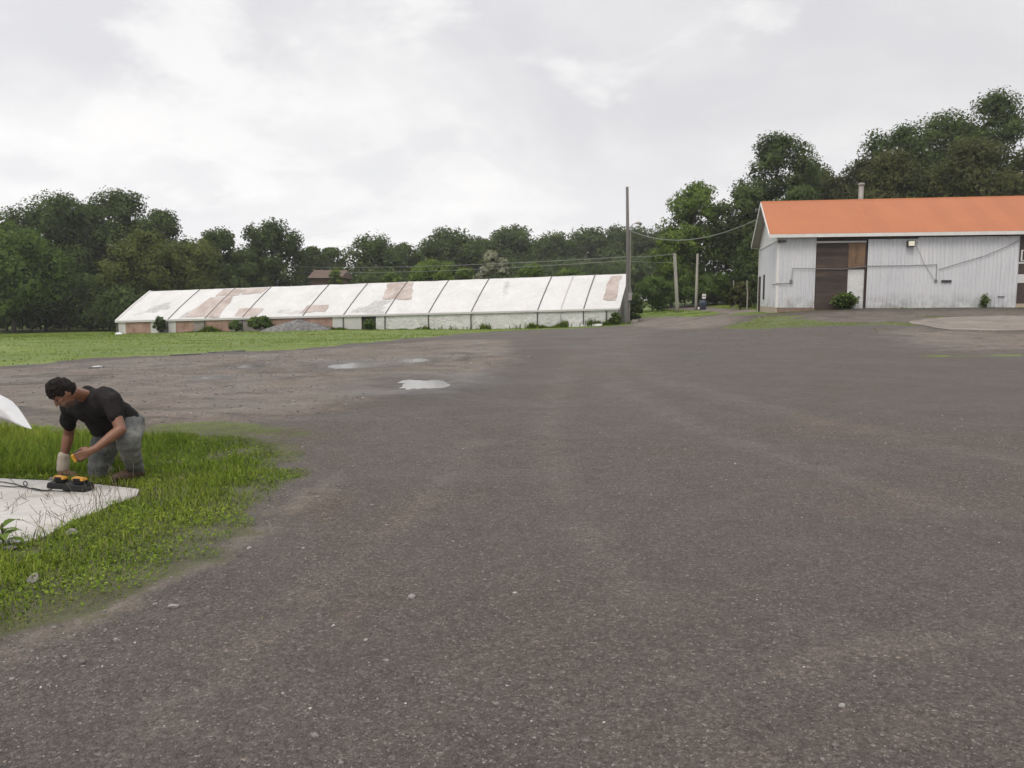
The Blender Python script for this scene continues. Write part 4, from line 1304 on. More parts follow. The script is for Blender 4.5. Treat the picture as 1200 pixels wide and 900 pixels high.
GW = 'trees of the wood behind the field'
LEFT = [
    ('broad_tree', 'tallest broad dark tree at the far left of the field', 68, 221, 60, 114, L_dark, 9500, 0.1, 0.15),
    ('broad_tree', 'broad dark tree right of the tallest tree at the far left', 140, 219, 52, 119, L_dark, 9000, 0.1, 0.15),
    ('broad_tree', 'green tree at the left photo edge in front of the dark wood', 14, 258, 62, 97, L_mid, 8500, 0.02, 0.1),
    ('broad_tree', 'olive green rounded tree before the dark trees left of the greenhouse', 172, 268, 42, 101, L_olive, 7500, 0.03, 0.1),
    ('broad_tree', 'dark rounded tree peeking above the olive tree', 193, 242, 34, 117, L_dark, 6000, 0.1, 0.15),
    ('broad_tree', 'mid green tree directly behind the left end of the greenhouse', 226, 278, 42, 106, L_olive, 6500, 0.03, 0.1),
    ('broad_tree', 'dark tree with a ragged top above the greenhouse left end', 257, 265, 27, 113, L_dark, 6000, 0.06, 0.5),
    ('broad_tree', 'upright dark tree with feathery top left of the brown house', 320, 255, 37, 126, L_dark, 7500, 0.05, 0.5),
    ('broad_tree', 'small dark tree filling the gap left of the feathery tree', 288, 292, 30, 122, L_dark, 4500, 0.03, 0.2),
    ('broad_tree', 'low dark tree at the foot of the wood, left of middle', 105, 318, 48, 103, L_dark, 5500, 0.0, 0.1),
    ('broad_tree', 'low dark tree under the tallest tree at the far left', 50, 310, 44, 101, L_dark, 5500, 0.0, 0.1),
    ('broad_tree', 'shaded low tree touching the greenhouse gable', 150, 328, 36, 98, L_dark, 4500, 0.0, 0.1),
    ('broad_tree', 'shaded low tree behind the greenhouse ridge near its left end', 262, 318, 40, 112, L_dark, 4500, 0.0, 0.1),
    ('broad_tree', 'dark tree cut by the left photo edge above the green tree', -28, 262, 40, 110, L_dark, 5500, 0.05, 0.1),
    ('broad_tree', 'dark tree deep in the wood, glimpsed low between the trunks at the far left', 10, 292, 46, 134, L_dark, 3800, 0.0, 0.0),
    ('broad_tree', 'dark tree deep in the wood behind the tallest tree at the far left', 72, 290, 46, 138, L_dark, 3800, 0.0, 0.0),
    ('broad_tree', 'dark tree deep in the wood, glimpsed low left of the olive tree', 132, 292, 46, 136, L_dark, 3800, 0.0, 0.0),
    ('broad_tree', 'dark tree deep in the wood directly behind the olive tree', 190, 296, 46, 134, L_dark, 3800, 0.0, 0.0),
    ('broad_tree', 'dark tree deep in the wood behind the greenhouse left end', 248, 304, 46, 136, L_dark, 3800, 0.0, 0.0),
    ('broad_tree', 'dark tree closing the dip between the two tall trees at the far left', 104, 238, 34, 120, L_dark, 6500, 0.05, 0.1),
    ('broad_tree', 'dark undergrowth tree at the left photo edge below the green tree', 5, 335, 34, 104, L_dark, 4500, 0.0, 0.0),
    ('broad_tree', 'dark undergrowth tree at the wood edge between the two low dark trees', 78, 340, 34, 104, L_dark, 4500, 0.0, 0.0),
    ('broad_tree', 'dark undergrowth tree at the wood edge nearest the greenhouse gable', 125, 345, 28, 100, L_dark, 4000, 0.0, 0.0),
    ('broad_tree', 'small rounded dark tree just left above the brown house', 366, 287, 19, 152, L_dark, 3600, 0.05, 0.15),
    ('broad_tree', 'dome shaped dark tree directly behind the brown house', 389, 289, 18, 160, L_dark, 3600, 0.05, 0.1),
]
MIDT = [
    ('broad_tree', 'loose airy tree with sky gaps right of the brown house', 436, 272, 34, 145, L_dark, 4600, 0.08, 0.9),
    ('broad_tree', 'dark rounded tree right of the airy tree', 470, 283, 26, 158, L_dark, 4500, 0.05, 0.2),
    ('broad_tree', 'broad dark tree with spiky top near the picture middle', 527, 265, 42, 168, L_dark, 7000, 0.05, 0.45),
    ('broad_tree', 'dark tree directly behind the pale silvery tree', 566, 276, 30, 178, L_dark, 5000, 0.05, 0.2),
    ('broad_tree', 'round topped dark tree right of the silvery tree', 601, 262, 33, 188, L_dark, 5500, 0.05, 0.2),
    ('broad_tree', 'dark tree in the far wood, second left of the tall pole', 645, 269, 34, 196, L_dark, 5000, 0.05, 0.2),
    ('broad_tree', 'dark tree in the far wood, just left of the tall pole', 690, 265, 36, 200, L_dark, 5500, 0.05, 0.2),
    ('broad_tree', 'dark tree in the far wood directly behind the tall pole', 733, 262, 36, 200, L_dark, 5500, 0.05, 0.2),
    ('broad_tree', 'dark tree in the far wood between the tall pole and driveway trees', 772, 264, 32, 198, L_dark, 5000, 0.05, 0.2),
    ('broad_tree', 'low dark tree behind the greenhouse between house and bright bush', 445, 312, 45, 135, L_dark, 5000, 0.0, 0.1),
    ('broad_tree', 'low dark understory tree behind the silvery tree', 590, 300, 46, 172, L_dark, 4500, 0.0, 0.1),
    ('broad_tree', 'low dark understory tree left of the tall pole', 665, 298, 50, 180, L_dark, 4500, 0.0, 0.1),
    ('broad_tree', 'low dark understory tree behind the tall pole wires', 740, 296, 48, 175, L_dark, 4500, 0.0, 0.1),
]
RIGHT = [
    ('broad_tree', 'tall green tree beside the driveway with an airy top', 813, 211, 35, 95, L_light, 7500, 0.06, 0.55),
    ('broad_tree', 'lower bright green tree left of the tall driveway tree', 788, 268, 26, 91, L_light, 5000, 0.03, 0.4),
    ('broad_tree', 'tallest dark green tree behind the left end of the barn', 906, 154, 46, 101, L_dark, 10500, 0.06, 0.55),
    ('broad_tree', 'dark tree between the driveway tree and the barn', 868, 216, 36, 93, L_dark, 7000, 0.03, 0.3),
    ('broad_tree', 'brownish olive tree rising behind the barn roof left end', 972, 196, 40, 104, L_brown, 6500, 0.05, 0.4),
    ('broad_tree', 'dark tree behind the stovepipe of the barn', 1048, 140, 54, 98, L_dark, 9000, 0.05, 0.35),
    ('broad_tree', 'tallest tree behind the barn near the right photo edge', 1155, 100, 52, 97, L_dark, 9500, 0.05, 0.35),
    ('broad_tree', 'dark tree filling the dip between the two tall barn trees', 1100, 126, 50, 101, L_dark, 8500, 0.05, 0.3),
    ('broad_tree', 'olive brown tree low behind the barn roof right half', 1128, 158, 52, 84, L_brown, 8000, 0.05, 0.2),
    ('broad_tree', 'olive brown tree low behind the barn roof middle', 1040, 172, 48, 86, L_brown, 7000, 0.05, 0.2),
    ('broad_tree', 'brownish tree cut by the right photo edge behind the barn', 1212, 165, 42, 88, L_brown, 7000, 0.05, 0.35),
    ('broad_tree', 'dark tree in the dip right of the tallest dark tree by the barn', 945, 184, 36, 106, L_dark, 6500, 0.05, 0.3),
    ('broad_tree', 'olive tree directly left of the barn stovepipe', 1008, 182, 40, 100, L_brown, 6500, 0.05, 0.3),
    ('broad_tree', 'shaded tree close behind the left barn corner', 895, 268, 34, 80, L_dark, 6000, 0.0, 0.2),
    ('broad_tree', 'low shaded tree behind the barn roof left end', 935, 215, 36, 88, L_dark, 6000, 0.03, 0.2),
]
for (nm, lb, px, top, hw, d, mt, nlf, cb, lo) in LEFT + MIDT + RIGHT:
    hw *= 1.15 if d > 140 else 1.06
    tree_px(nm, lb, px, top, hw, d, mt, nleaf=nlf, cb=cb, loose=lo, group=GW)
BUSH = [
    ('bush', 'bright green rounded bush behind the greenhouse ridge', 508, 301, 34, 104, L_light, 4000, 0.0, 0.25),
    ('bush', 'bright green bush right beside the silvery tree, to its left', 545, 312, 22, 101, L_light, 2600, 0.0, 0.25),
    ('bush', 'bright green bush behind the greenhouse just right of the silvery tree', 624, 308, 22, 103, L_light, 2600, 0.0, 0.25),
    ('bush', 'bright green bush behind the greenhouse nearest the tall pole', 668, 313, 24, 103, L_light, 2600, 0.0, 0.25),
    ('bush', 'small yellowish green bush in front of the brown house', 394, 314, 12, 112, L_light, 1600, 0.0, 0.2),
    ('bush', 'small green bush between the brown house and bright bushes', 459, 318, 14, 106, L_light, 1600, 0.0, 0.2),
    ('silvery_tree', 'small pale silvery tree above the greenhouse ridge', 577, 293, 18, 99, L_pale, 3000, 0.0, 0.7),
    ('bush', 'dark leafy bush climbing beside the tall pole foot', 744, 345, 9, 68.0, L_dark, 1800, 0.0, 0.3),
    ('bush', 'green bush on the grass behind the tall pole, left of the posts', 764, 322, 26, 84, L_mid, 3500, 0.0, 0.25),
    ('bush', 'dense green bush between the two wooden posts', 803, 318, 30, 89, L_mid, 3500, 0.0, 0.2),
    ('bush', 'green bush right behind the blue drum', 840, 318, 28, 90, L_mid, 3500, 0.0, 0.25),
    ('bush', 'dark low bush closing the gap right of the blue drum', 838, 338, 18, 93, L_dark, 3200, 0.0, 0.1),
    ('bush', 'shaded bush at the end of the driveway beside the barn', 868, 330, 12, 71, L_brown, 2400, 0.0, 0.2),
    ('bush', 'tall dark bush behind the shaded driveway bush', 874, 300, 22, 88, L_dark, 4200, 0.0, 0.1),
    ('bush', 'dark bush tight against the left barn corner', 884, 322, 10, 74, L_dark, 2400, 0.0, 0.2),
]
for (nm, lb, px, top, hw, d, mt, nlf, cb, lo) in BUSH:
    tree_px(nm, lb, px, top, hw, d, mt, cat='tree' if 'tree' in nm else 'bush', nleaf=nlf, cb=cb, loose=lo, nlobe=24, trunk_r=0.07, leaf=0.0028 * d)
SHR = [  # by the greenhouse wall and the barn door
    ('shrub', 'slender dark sapling against the left greenhouse wall', 185.5, 370.5, 7, 77.8, L_dark, 420, 0.7),
    ('shrub', 'smaller green shrub left of the round shrub at the greenhouse', 274, 375, 8, 75.0, L_mid, 650, 0.4),
    ('shrub', 'round green shrub left of the gravel heap at the greenhouse', 304, 369.5, 14, 74.2, L_mid, 1500, 0.4),
    ('shrub', 'small shrub at the dark doorway of the greenhouse', 432, 374, 7, 71.0, L_mid, 500, 0.4),
    ('shrub', 'low green shrub at the near corner of the greenhouse', 722, 366, 7, 65.6, L_mid, 700, 0.4),
]
for (nm, lb, px, top, hw, d, mt, nlf, lo) in SHR:
    tree_px(nm, lb, px, top, hw, d, mt, cat='shrub', nleaf=nlf, cb=0.0, loose=lo, nlobe=14, trunk_r=0.04, leaf=0.0026 * d)


def leafy_shrub(label, px, py, ytop, hw, d, nst, nleaf, mat, leaf):
    """arching stems with separate leaves"""
    a = at(px, py, d); z0 = float(Hg(a[0], a[1])); ht = at(px, ytop, d)[2] - z0; r = hw / FPX * d
    root = thing('shrub', label, 'shrub', (a[0], a[1], z0))
    mb = MB(); P, N = [], []
    for i in range(nst):
        an = rng.uniform(0, 6.283); rr_ = r * math.sqrt(rng.random()); hh = ht * rng.uniform(0.55, 1.0) * (1 - 0.35 * rr_ / r)
        tip = np.array([a[0] + math.cos(an) * rr_, a[1] + math.sin(an) * rr_ * 0.6, z0 + hh])
        midp = np.array([a[0] + math.cos(an) * rr_ * .35, a[1] + math.sin(an) * rr_ * .3, z0 + hh * .6])
        mb.tube([(a[0] + rng.normal(0, .05), a[1] + rng.normal(0, .04), z0 - .05), midp, tip], [0.014, 0.01, 0.004], 5)
        for j in range(nleaf // nst):
            f = rng.uniform(0.2, 1.0)
            q = midp * 2 * f * (1 - f) + tip * f * f + np.array([a[0], a[1], z0]) * (1 - f) ** 2
            P.append(q + rng.normal(0, 0.09, 3)); N.append((rng.normal(0, .6), rng.normal(-.2, .6), 1.0))
    P, N = np.array(P), unit(np.array(N))
    V_, F_ = leaf_cloud(P, N, leaf * rng.uniform(.6, 1.3, len(P)), 1.9)
    np_mesh('leaves', V_, F_, mat, root, False, {'tint': np.repeat(np.clip(rng.normal(.45, .2, len(P)), 0, 1), 4), 'nrm': np.repeat(unit(N + np.array([0, -.3, .3])), 4, 0)})
    mb.build('stems', M_bark, root)
    return root


leafy_shrub('green bush growing in front of the brown barn door', 990, 363, 340, 17, 44.6, 60, 2400, L_mid, 0.11)
leafy_shrub('small weedy plant against the right part of the white barn wall', 1153.5, 360.5, 343, 5, 43.4, 9, 200, L_mid, 0.09)

# gravel heap by the greenhouse
q0 = at(352, 390, 73.2); zq = float(Hg(q0[0], q0[1]))
rr = np.random.default_rng(4)
V, F = [], []
for j in range(25):
    for i in range(61):
        u_, v_ = i / 60 * 2 - 1, j / 24 * 2 - 1
        x_, y_ = q0[0] + u_ * 3.6, q0[1] + v_ * 1.2
        pk = max(0, 1 - math.hypot(u_ + 0.05, v_)) ** 0.8
        V.append((x_, y_, float(Hg(x_, y_)) - 0.05 + pk * 1.05 + 0.10 * pk * float(fbm(x_ * 2.2, y_ * 2.2, 3, 3))))
F = [(j * 61 + i, j * 61 + i + 1, (j + 1) * 61 + i + 1, (j + 1) * 61 + i) for j in range(24) for i in range(60)]
tag(np_mesh('gravel_heap', V, F, plain('crushed_grey_stone', (0.085, 0.083, 0.082), 0.9, 0.5, 3.0, bmp=0.05, c2=(0.22, 0.215, 0.21)), None, True), 'low heap of grey crushed stone in front of the greenhouse wall', 'gravel heap')
# ------------------------------------------------------------------ white slab and what lies on it
m, t, b = mat_new('white_painted_slab')
p = pos(t)
nz = t.math('ADD', t.math('MULTIPLY', t.noise(p, 1.6, 6, 0.65, 0.6), 0.6), t.math('MULTIPLY', t.noise(p, 17, 4, 0.7), 0.4))
col = t.ramp(nz, [(0.30, (0.26, 0.24, 0.215)), (0.47, (0.385, 0.368, 0.345)), (0.65, (0.455, 0.442, 0.425))])
spk = t.ramp(t.noise(stretch(t, p, 1, 0.7, 1), 21, 5, 0.75, 1.0), [(0.60, 0.0), (0.68, 0.85)])
t.l(t.mix(spk, col, (0.10, 0.09, 0.075)), b.inputs['Base Color'])
b.inputs['Roughness'].default_value = 0.75
bump(t, b, nz, 0.4, 0.006)
ck = t.voro(stretch(t, p, 0.9, 1.6, 1), 1.1, 'Distance', 'DISTANCE_TO_EDGE')
ckw = t.math('ADD', ck, t.math('MULTIPLY', t.math('SUBTRACT', t.noise(p, 13, 4, 0.7), 0.5), 0.035))
crack = t.math('MULTIPLY', t.ramp(ckw, [(0.0, 1.0), (0.012, 0.0)]), 0.6)
stain = t.math('MULTIPLY', t.ramp(t.noise(p, 2.3, 6, 0.7, 1.2), [(0.54, 0.0), (0.66, 1.0)]), 0.45)
c0 = b.inputs['Base Color'].links[0].from_socket
t.l(t.mix(crack, t.mix(stain, c0, (0.24, 0.21, 0.175)), (0.10, 0.09, 0.075)), b.inputs['Base Color'])
M_slab = m
SLZ = 0.03
hs = lambda x, y: np.asarray(x) * 0 + SLZ
SLAB = [gpt(*q, hs) for q in [(163, 573), (160, 581), (146, 586.5), (130, 591), (116, 599), (100, 604), (84, 611), (70, 618), (55, 627.5), (30, 634), (0, 638), (-60, 645), (-260, 650), (-260, 556), (-60, 559), (0, 560.5), (60, 563), (115, 567.5)]]
sl = sheet(SLAB, 0.22, 0.0, 'concrete_slab', M_slab, thick=0.16, zfun=lambda x, y: SLZ + 0.004 * vn(x * 3, y * 3, 5), jitter=0.012)
tag(sl, 'white painted concrete slab in the grass at the lower left', 'slab')

# ------------------------------------------------------------------ kneeling man
def J(zx, zy, d):
    return at(zx / 4.0909, 420 + zy / 4.0909, d)


def ico(bm, M, sub=2):
    bmesh.ops.create_icosphere(bm, subdivisions=sub, radius=1.0, matrix=M)


class Body:
    """overlapping rounded solids, fused into one continuous skin"""
    def __init__(s):
        s.bm = bmesh.new()

    def ball(s, c, r, sub=2):
        ico(s.bm, Matrix.Translation(Vector(c)) @ Matrix.Diagonal((r, r, r, 1)), sub)

    def ell(s, c, ax, rad, sub=3):
        M = Matrix.Identity(4)
        for i in range(3):
            for k in range(3):
                M[k][i] = float(ax[i][k]) * rad[i]
            M[i][3] = float(c[i])
        ico(s.bm, M, sub)

    def limb(s, pts, rads):
        for (a, b), (ra, rb) in zip(zip(pts[:-1], pts[1:]), zip(rads[:-1], rads[1:])):
            a, b = np.array(a), np.array(b)
            L = np.linalg.norm(b - a)
            n = max(2, int(L / (0.33 * min(ra, rb))) + 1)
            for i in range(n + 1):
                f = i / n
                s.ball(a + (b - a) * f, ra + (rb - ra) * f)

    def build(s, name, mat, parent, voxel=0.006, smooth=6, disp=None):
        me = bpy.data.meshes.new(name + '_src')
        s.bm.to_mesh(me); s.bm.free()
        o = bpy.data.objects.new(name + '_src', me)
        COL.objects.link(o)
        md = o.modifiers.new('r', 'REMESH'); md.mode = 'VOXEL'; md.voxel_size = voxel
        sm = o.modifiers.new('s', 'SMOOTH'); sm.factor = 0.5; sm.iterations = smooth
        dg = bpy.context.evaluated_depsgraph_get()
        me2 = bpy.data.meshes.new_from_object(o.evaluated_get(dg))
        bpy.data.objects.remove(o); bpy.data.meshes.remove(me)
        n = len(me2.vertices)
        co = np.empty(n * 3, np.float32); me2.vertices.foreach_get('co', co)
        co = co.reshape(-1, 3).astype(float)
        if disp is not None:
            no = np.empty(n * 3, np.float32); me2.vertices.foreach_get('normal', no)
            co = co + no.reshape(-1, 3) * disp(co)[:, None]
        co -= world_off(parent)
        me2.vertices.foreach_set('co', co.astype(np.float32).ravel())
        me2.polygons.foreach_set('use_smooth', np.ones(len(me2.polygons), bool))
        me2.name = name
        me2.materials.clear()
        return link_mesh(name, me2, mat, parent)


def n3(co, f, seed):
    return vn(co[:, 0] * f + co[:, 2] * 0.7 * f, co[:, 1] * f - co[:, 2] * 0.9 * f, seed)


M_skin = plain('tanned_skin', (0.175, 0.078, 0.044), 0.5, 0.2, 9.0)
M_shirt = plain('black_cotton', (0.017, 0.0152, 0.0150), 0.95, 0.3, 7.0, bmp=0.004, spec=0.15)
m, t, b = mat_new('dusty_denim')
p = pos(t)
nz = t.math('ADD', t.math('MULTIPLY', t.noise(p, 4.5, 5, 0.6, 0.4), 0.7), t.math('MULTIPLY', t.noise(p, 45, 3, 0.6), 0.3))
t.l(t.ramp(nz, [(0.34, (0.050, 0.055, 0.058)), (0.5, (0.100, 0.103, 0.096)), (0.66, (0.19, 0.18, 0.15))]), b.inputs['Base Color'])
b.inputs['Roughness'].default_value = 0.9
bump(t, b, nz, 0.5, 0.008)
M_denim = m
M_hair = plain('dark_brown_hair', (0.010, 0.007, 0.006), 0.8, 0.4, 40.0, spec=0.2)
M_beard = plain('short_beard', (0.075, 0.038, 0.026), 0.8, 0.3, 40.0)
M_boot = plain('brown_leather', (0.055, 0.030, 0.018), 0.6, 0.4, 14.0)
M_sole = plain('dark_rubber', (0.03, 0.028, 0.026), 0.8, 0.2)
M_cuff = plain('off_white_canvas', (0.36, 0.31, 0.245), 0.9, 0.15, 14.0)
M_glove = plain('brown_work_glove', (0.105, 0.056, 0.028), 0.8, 0.35, 16.0)
M_yellow = plain('yellow_plastic', (0.46, 0.22, 0.012), 0.45, 0.12)
M_blackp = plain('black_plastic', (0.010, 0.010, 0.0105), 0.6, 0.2, spec=0.3)
M_belt = plain('dark_belt', (0.05, 0.03, 0.022), 0.7, 0.2)

hipc = J(590, 320, 7.15)
man = thing('person', 'kneeling man in a black t-shirt and dusty jeans bent over the battery chargers', 'person', (hipc[0], hipc[1], 0.0))
C = J(302, 160, 6.62)
f = unit(np.array([-0.46, -0.46, -0.76])); up = np.array([0, 0, 1.0])
u = unit(up - (up @ f) * f); r_ = np.cross(f, u)
NB = J(430, 190, 6.90)
SL, SR = J(535, 212, 6.80), J(338, 232, 7.03)
EL, WL, HL = J(578, 342, 6.70), J(462, 430, 6.56), J(420, 450, 6.53)
ER, WR, HR = J(330, 362, 7.16), J(306, 474, 7.12), J(302, 548, 7.10)
KR, AR = J(468, 543, 7.09), J(545, 558, 7.50)
KL, AL = J(612, 398, 6.80), J(648, 530, 7.00)
HIPR, HIPL = J(535, 340, 7.16), J(615, 325, 7.12)

B = Body()
B.ell(C, (f, r_, u), (0.092, 0.074, 0.108))
B.ell(C + f * 0.035 - u * 0.060, (f, r_, u), (0.058, 0.056, 0.066))
B.ell(C + f * 0.066 - u * 0.092, (f, r_, u), (0.026, 0.030, 0.022))            # chin
B.limb([C + f * 0.086 + u * 0.012, C + f * 0.112 - u * 0.028], [0.010, 0.015])    # nose
B.ball(C + f * 0.100 - u * 0.036 + r_ * 0.012, 0.009); B.ball(C + f * 0.100 - u * 0.036 - r_ * 0.012, 0.009)
for s in (-1, 1):
    B.ell(C + f * 0.078 + u * 0.024 + r_ * s * 0.034, (f, r_, u), (0.016, 0.026, 0.009))   # brow
    B.ell(C + f * 0.066 - u * 0.018 + r_ * s * 0.044, (f, r_, u), (0.022, 0.020, 0.018))   # cheek
    B.ell(C - f * 0.004 - u * 0.014 + r_ * s * 0.077, (f, r_, u), (0.018, 0.010, 0.031))   # ear
    B.ball(C + f * 0.078 + u * 0.004 + r_ * s * 0.031, 0.0125)                            # eyelid over the eye
B.ell(C + f * 0.088 - u * 0.060, (f, r_, u), (0.012, 0.024, 0.006))              # lips
B.ell(C + f * 0.087 - u * 0.070, (f, r_, u), (0.012, 0.021, 0.006))
B.limb([C - f * 0.035 - u * 0.055, (C + NB) / 2 - f * 0.02 - u * 0.02, NB], [0.058, 0.056, 0.064])
CH = J(460, 225, 6.92); WA = J(560, 285, 7.09)
B.limb([NB, CH, WA, hipc], [0.062, 0.105, 0.10, 0.11])
B.limb([SL, CH, SR], [0.055, 0.09, 0.055])
B.limb([SL, (SL * .45 + EL * .55), EL], [0.060, 0.052, 0.046])
B.limb([EL, EL * .7 + WL * .3, WL], [0.047, 0.049, 0.031])
B.limb([SR, (SR * .5 + ER * .5), ER], [0.058, 0.050, 0.045])
B.limb([ER, ER * .7 + WR * .3, WR], [0.046, 0.049, 0.034])
B.limb([HIPR, KR], [0.10, 0.06]); B.limb([KR, AR], [0.055, 0.04])
B.limb([HIPL, KL], [0.10, 0.065]); B.limb([KL, AL], [0.058, 0.045])
B.limb([hipc, HIPR], [0.11, 0.10]); B.limb([hipc, HIPL], [0.11, 0.10])
# bare left hand closed round a battery
hd = unit(HL - WL); side = unit(np.cross(hd, np.array([0, 0, 1.0]))); upv = np.cross(side, hd)
B.limb([WL, HL - hd * 0.012], [0.030, 0.034])
B.ell(HL + hd * 0.012, (hd, side, upv), (0.048, 0.022, 0.040))
BC = HL + hd * 0.060 + side * 0.030 - upv * 0.002           # the battery's centre
fr = []
for k in range(4):
    o_ = upv * (0.030 - 0.020 * k)
    k0 = HL + hd * 0.050 + o_ - side * 0.006
    L1, L2, L3 = [(0.034, 0.024, 0.018), (0.038, 0.027, 0.02), (0.036, 0.025, 0.019), (0.028, 0.02, 0.016)][k]
    k1 = k0 + hd * L1 * 0.92 + side * L1 * 0.1
    k2 = k1 + side * L2 * 0.9 + hd * L2 * 0.35
    k3 = k2 + side * L3 * 0.8 - hd * L3 * 0.55
    B.limb([k0 - hd * 0.02, k0, k1, k2, k3], [0.0105, 0.0105, 0.0098, 0.009, 0.0075])
th0 = HL + upv * 0.034 - hd * 0.005 + side * 0.012
B.limb([HL + upv * 0.015, th0, th0 + hd * 0.034 + side * 0.018 + upv * 0.010, th0 + hd * 0.060 + side * 0.03 + upv * 0.004], [0.018, 0.015, 0.012, 0.009])
# right hand inside the glove
B.limb([WR, HR], [0.034, 0.034])
B.build('body', M_skin, man, 0.0055, 5)

# clothes
S = Body()
S.limb([J(400, 225, 6.98), J(450, 222, 6.925), J(505, 215, 6.89)], [0.140, 0.150, 0.146])
S.limb([J(450, 215, 6.93), J(490, 290, 7.00), J(548, 265, 7.06), J(602, 300, 7.12)], [0.140, 0.135, 0.138, 0.116])
S.limb([J(490, 300, 7.00), J(470, 335, 6.99), J(462, 352, 6.99)], [0.125, 0.085, 0.05])
S.limb([J(600, 298, 7.12), J(618, 306, 7.12)], [0.112, 0.10])
S.limb([J(425, 175, 6.91), J(430, 200, 6.92)], [0.078, 0.10])
S.limb([SL, J(556, 272, 6.755)], [0.086, 0.078])
S.limb([J(500, 200, 6.86), SL], [0.11, 0.088])
S.limb([SR, J(327, 312, 7.10)], [0.080, 0.068])
S.limb([J(400, 215, 6.98), SR], [0.11, 0.082])
folds = lambda co: 0.016 * n3(co, 11, 3) + 0.006 * n3(co, 26, 8) + 0.009 * np.sin(co[:, 0] * 38 + co[:, 2] * 26 + 3 * n3(co, 7, 2))
S.build('t_shirt', M_shirt, man, 0.008, 3, folds)
Jn = Body()
Jn.limb([J(585, 322, 7.15), J(625, 318, 7.14)], [0.125, 0.125])
Jn.limb([J(545, 340, 7.16), J(500, 420, 7.12), KR + np.array([0, 0, 0.01])], [0.130, 0.122, 0.086])
Jn.limb([KR, (KR + AR) / 2, AR], [0.084, 0.078, 0.062])
Jn.limb([J(618, 330, 7.10), KL + np.array([0, .02, 0])], [0.128, 0.102])
Jn.limb([KL, KL * .45 + AL * .55, AL + np.array([0, 0, .01])], [0.100, 0.088, 0.070])
jf = lambda co: 0.011 * n3(co, 9, 13) + 0.006 * n3(co, 24, 18) + 0.004 * np.sin(co[:, 2] * 60 + 4 * n3(co, 8, 4))
Jn.build('jeans', M_denim, man, 0.008, 3, jf)
for (A, toe) in ((AL, unit(np.array([-0.55, -0.75, 0]))), (AR, unit(np.array([0.25, 0.9, 0.0])))):
    zg = float(Hg(A[0], A[1]))
    bt = Body()
    h0 = np.array([A[0], A[1], zg + 0.055])
    bt.limb([np.array([A[0], A[1], max(A[2], zg + 0.12)]), h0 - toe * 0.02, ], [0.058, 0.052])
    bt.limb([h0 - toe * 0.035, h0 + toe * 0.09, h0 + toe * 0.165 - np.array([0, 0, .01])], [0.05, 0.05, 0.042])
    o = bt.build('boot', M_boot, man, 0.007, 4)
    so = Body()
    so.ell(h0 + toe * 0.06 - np.array([0, 0, 0.042]), (toe, np.cross(np.array([0, 0, 1.0]), toe), np.array([0, 0, 1.0])), (0.155, 0.052, 0.018))
    so.build('sole', M_sole, o, 0.006, 2)
cf = Body()
cf.limb([J(305, 470, 7.12), J(301, 528, 7.11)], [0.050, 0.054])
cf.build('glove_cuff', M_cuff, man, 0.006, 3, lambda co: 0.004 * n3(co, 30, 5))
gl = Body()
pd = unit(np.array([0.9, -0.42, -0.10])); ps = unit(np.cross(np.array([0, 0, 1.0]), pd))
zs = float(Hg(HR[0], HR[1]))
pc = np.array([HR[0], HR[1], max(HR[2] - .01, zs + 0.05)])
gl.limb([J(301, 530, 7.11), pc], [0.040, 0.036])
gl.ell(pc + pd * 0.035, (pd, ps, np.array([0, 0, 1.0])), (0.062, 0.046, 0.026))
for k in range(4):
    o_ = ps * (0.036 - 0.024 * k)
    L = (0.070, 0.082, 0.078, 0.060)[k]
    k0 = pc + pd * 0.075 + o_
    gl.limb([k0, k0 + pd * L * .5 + np.array([0, 0, 0.006]), k0 + pd * L - np.array([0, 0, 0.018])], [0.0135, 0.0125, 0.0105])
gl.limb([pc + ps * -0.03, pc - ps * 0.058 + pd * 0.03, pc - ps * 0.066 + pd * 0.07 - np.array([0, 0, .008])], [0.018, 0.0145, 0.011])
gl.build('work_glove', M_glove, man, 0.005, 3)
hr = Body()
hr.ell(C + u * 0.014 - f * 0.012, (f, r_, u), (0.094, 0.080, 0.104))
rh = np.random.default_rng(11)
for i in range(520):
    d = unit(rh.normal(0, 1, 3))
    a, s_, cc = d @ f, d @ r_, d @ u
    if cc < -0.45 or (a > 0.35 and cc < 0.34) or (a > -0.1 and cc < 0.0):
        continue
    big_ = 0.013 + 0.010 * max(0, cc)
    pnt = C + f * a * 0.093 + r_ * s_ * 0.077 + u * cc * 0.111 + u * 0.004
    hr.ball(pnt + d * 0.006 * rh.random(), big_ * rh.uniform(0.55, 1.15), 1)
hr.build('hair', M_hair, man, 0.0055, 2, lambda co: 0.012 * n3(co, 75, 3) + 0.006 * n3(co, 150, 4))
bd = Body()
bd.ell(C + f * 0.040 - u * 0.072, (f, r_, u), (0.053, 0.056, 0.056))
bd.ell(C + f * 0.068 - u * 0.096, (f, r_, u), (0.025, 0.032, 0.022))
bd.build('beard', M_beard, man, 0.0055, 4, lambda co: 0.002 * n3(co, 90, 6))
for s in (-1, 1):
    e = Body(); e.ball(C + f * 0.0835 + u * 0.002 + r_ * s * 0.031, 0.0105)
    e.build('eye', M_blackp, man, 0.003, 1)
    e = Body(); e.limb([C + f * 0.094 + u * 0.027 + r_ * s * 0.016, C + f * 0.086 + u * 0.031 + r_ * s * 0.050], [0.006, 0.004])
    e.build('eyebrow', M_hair, man, 0.003, 1)

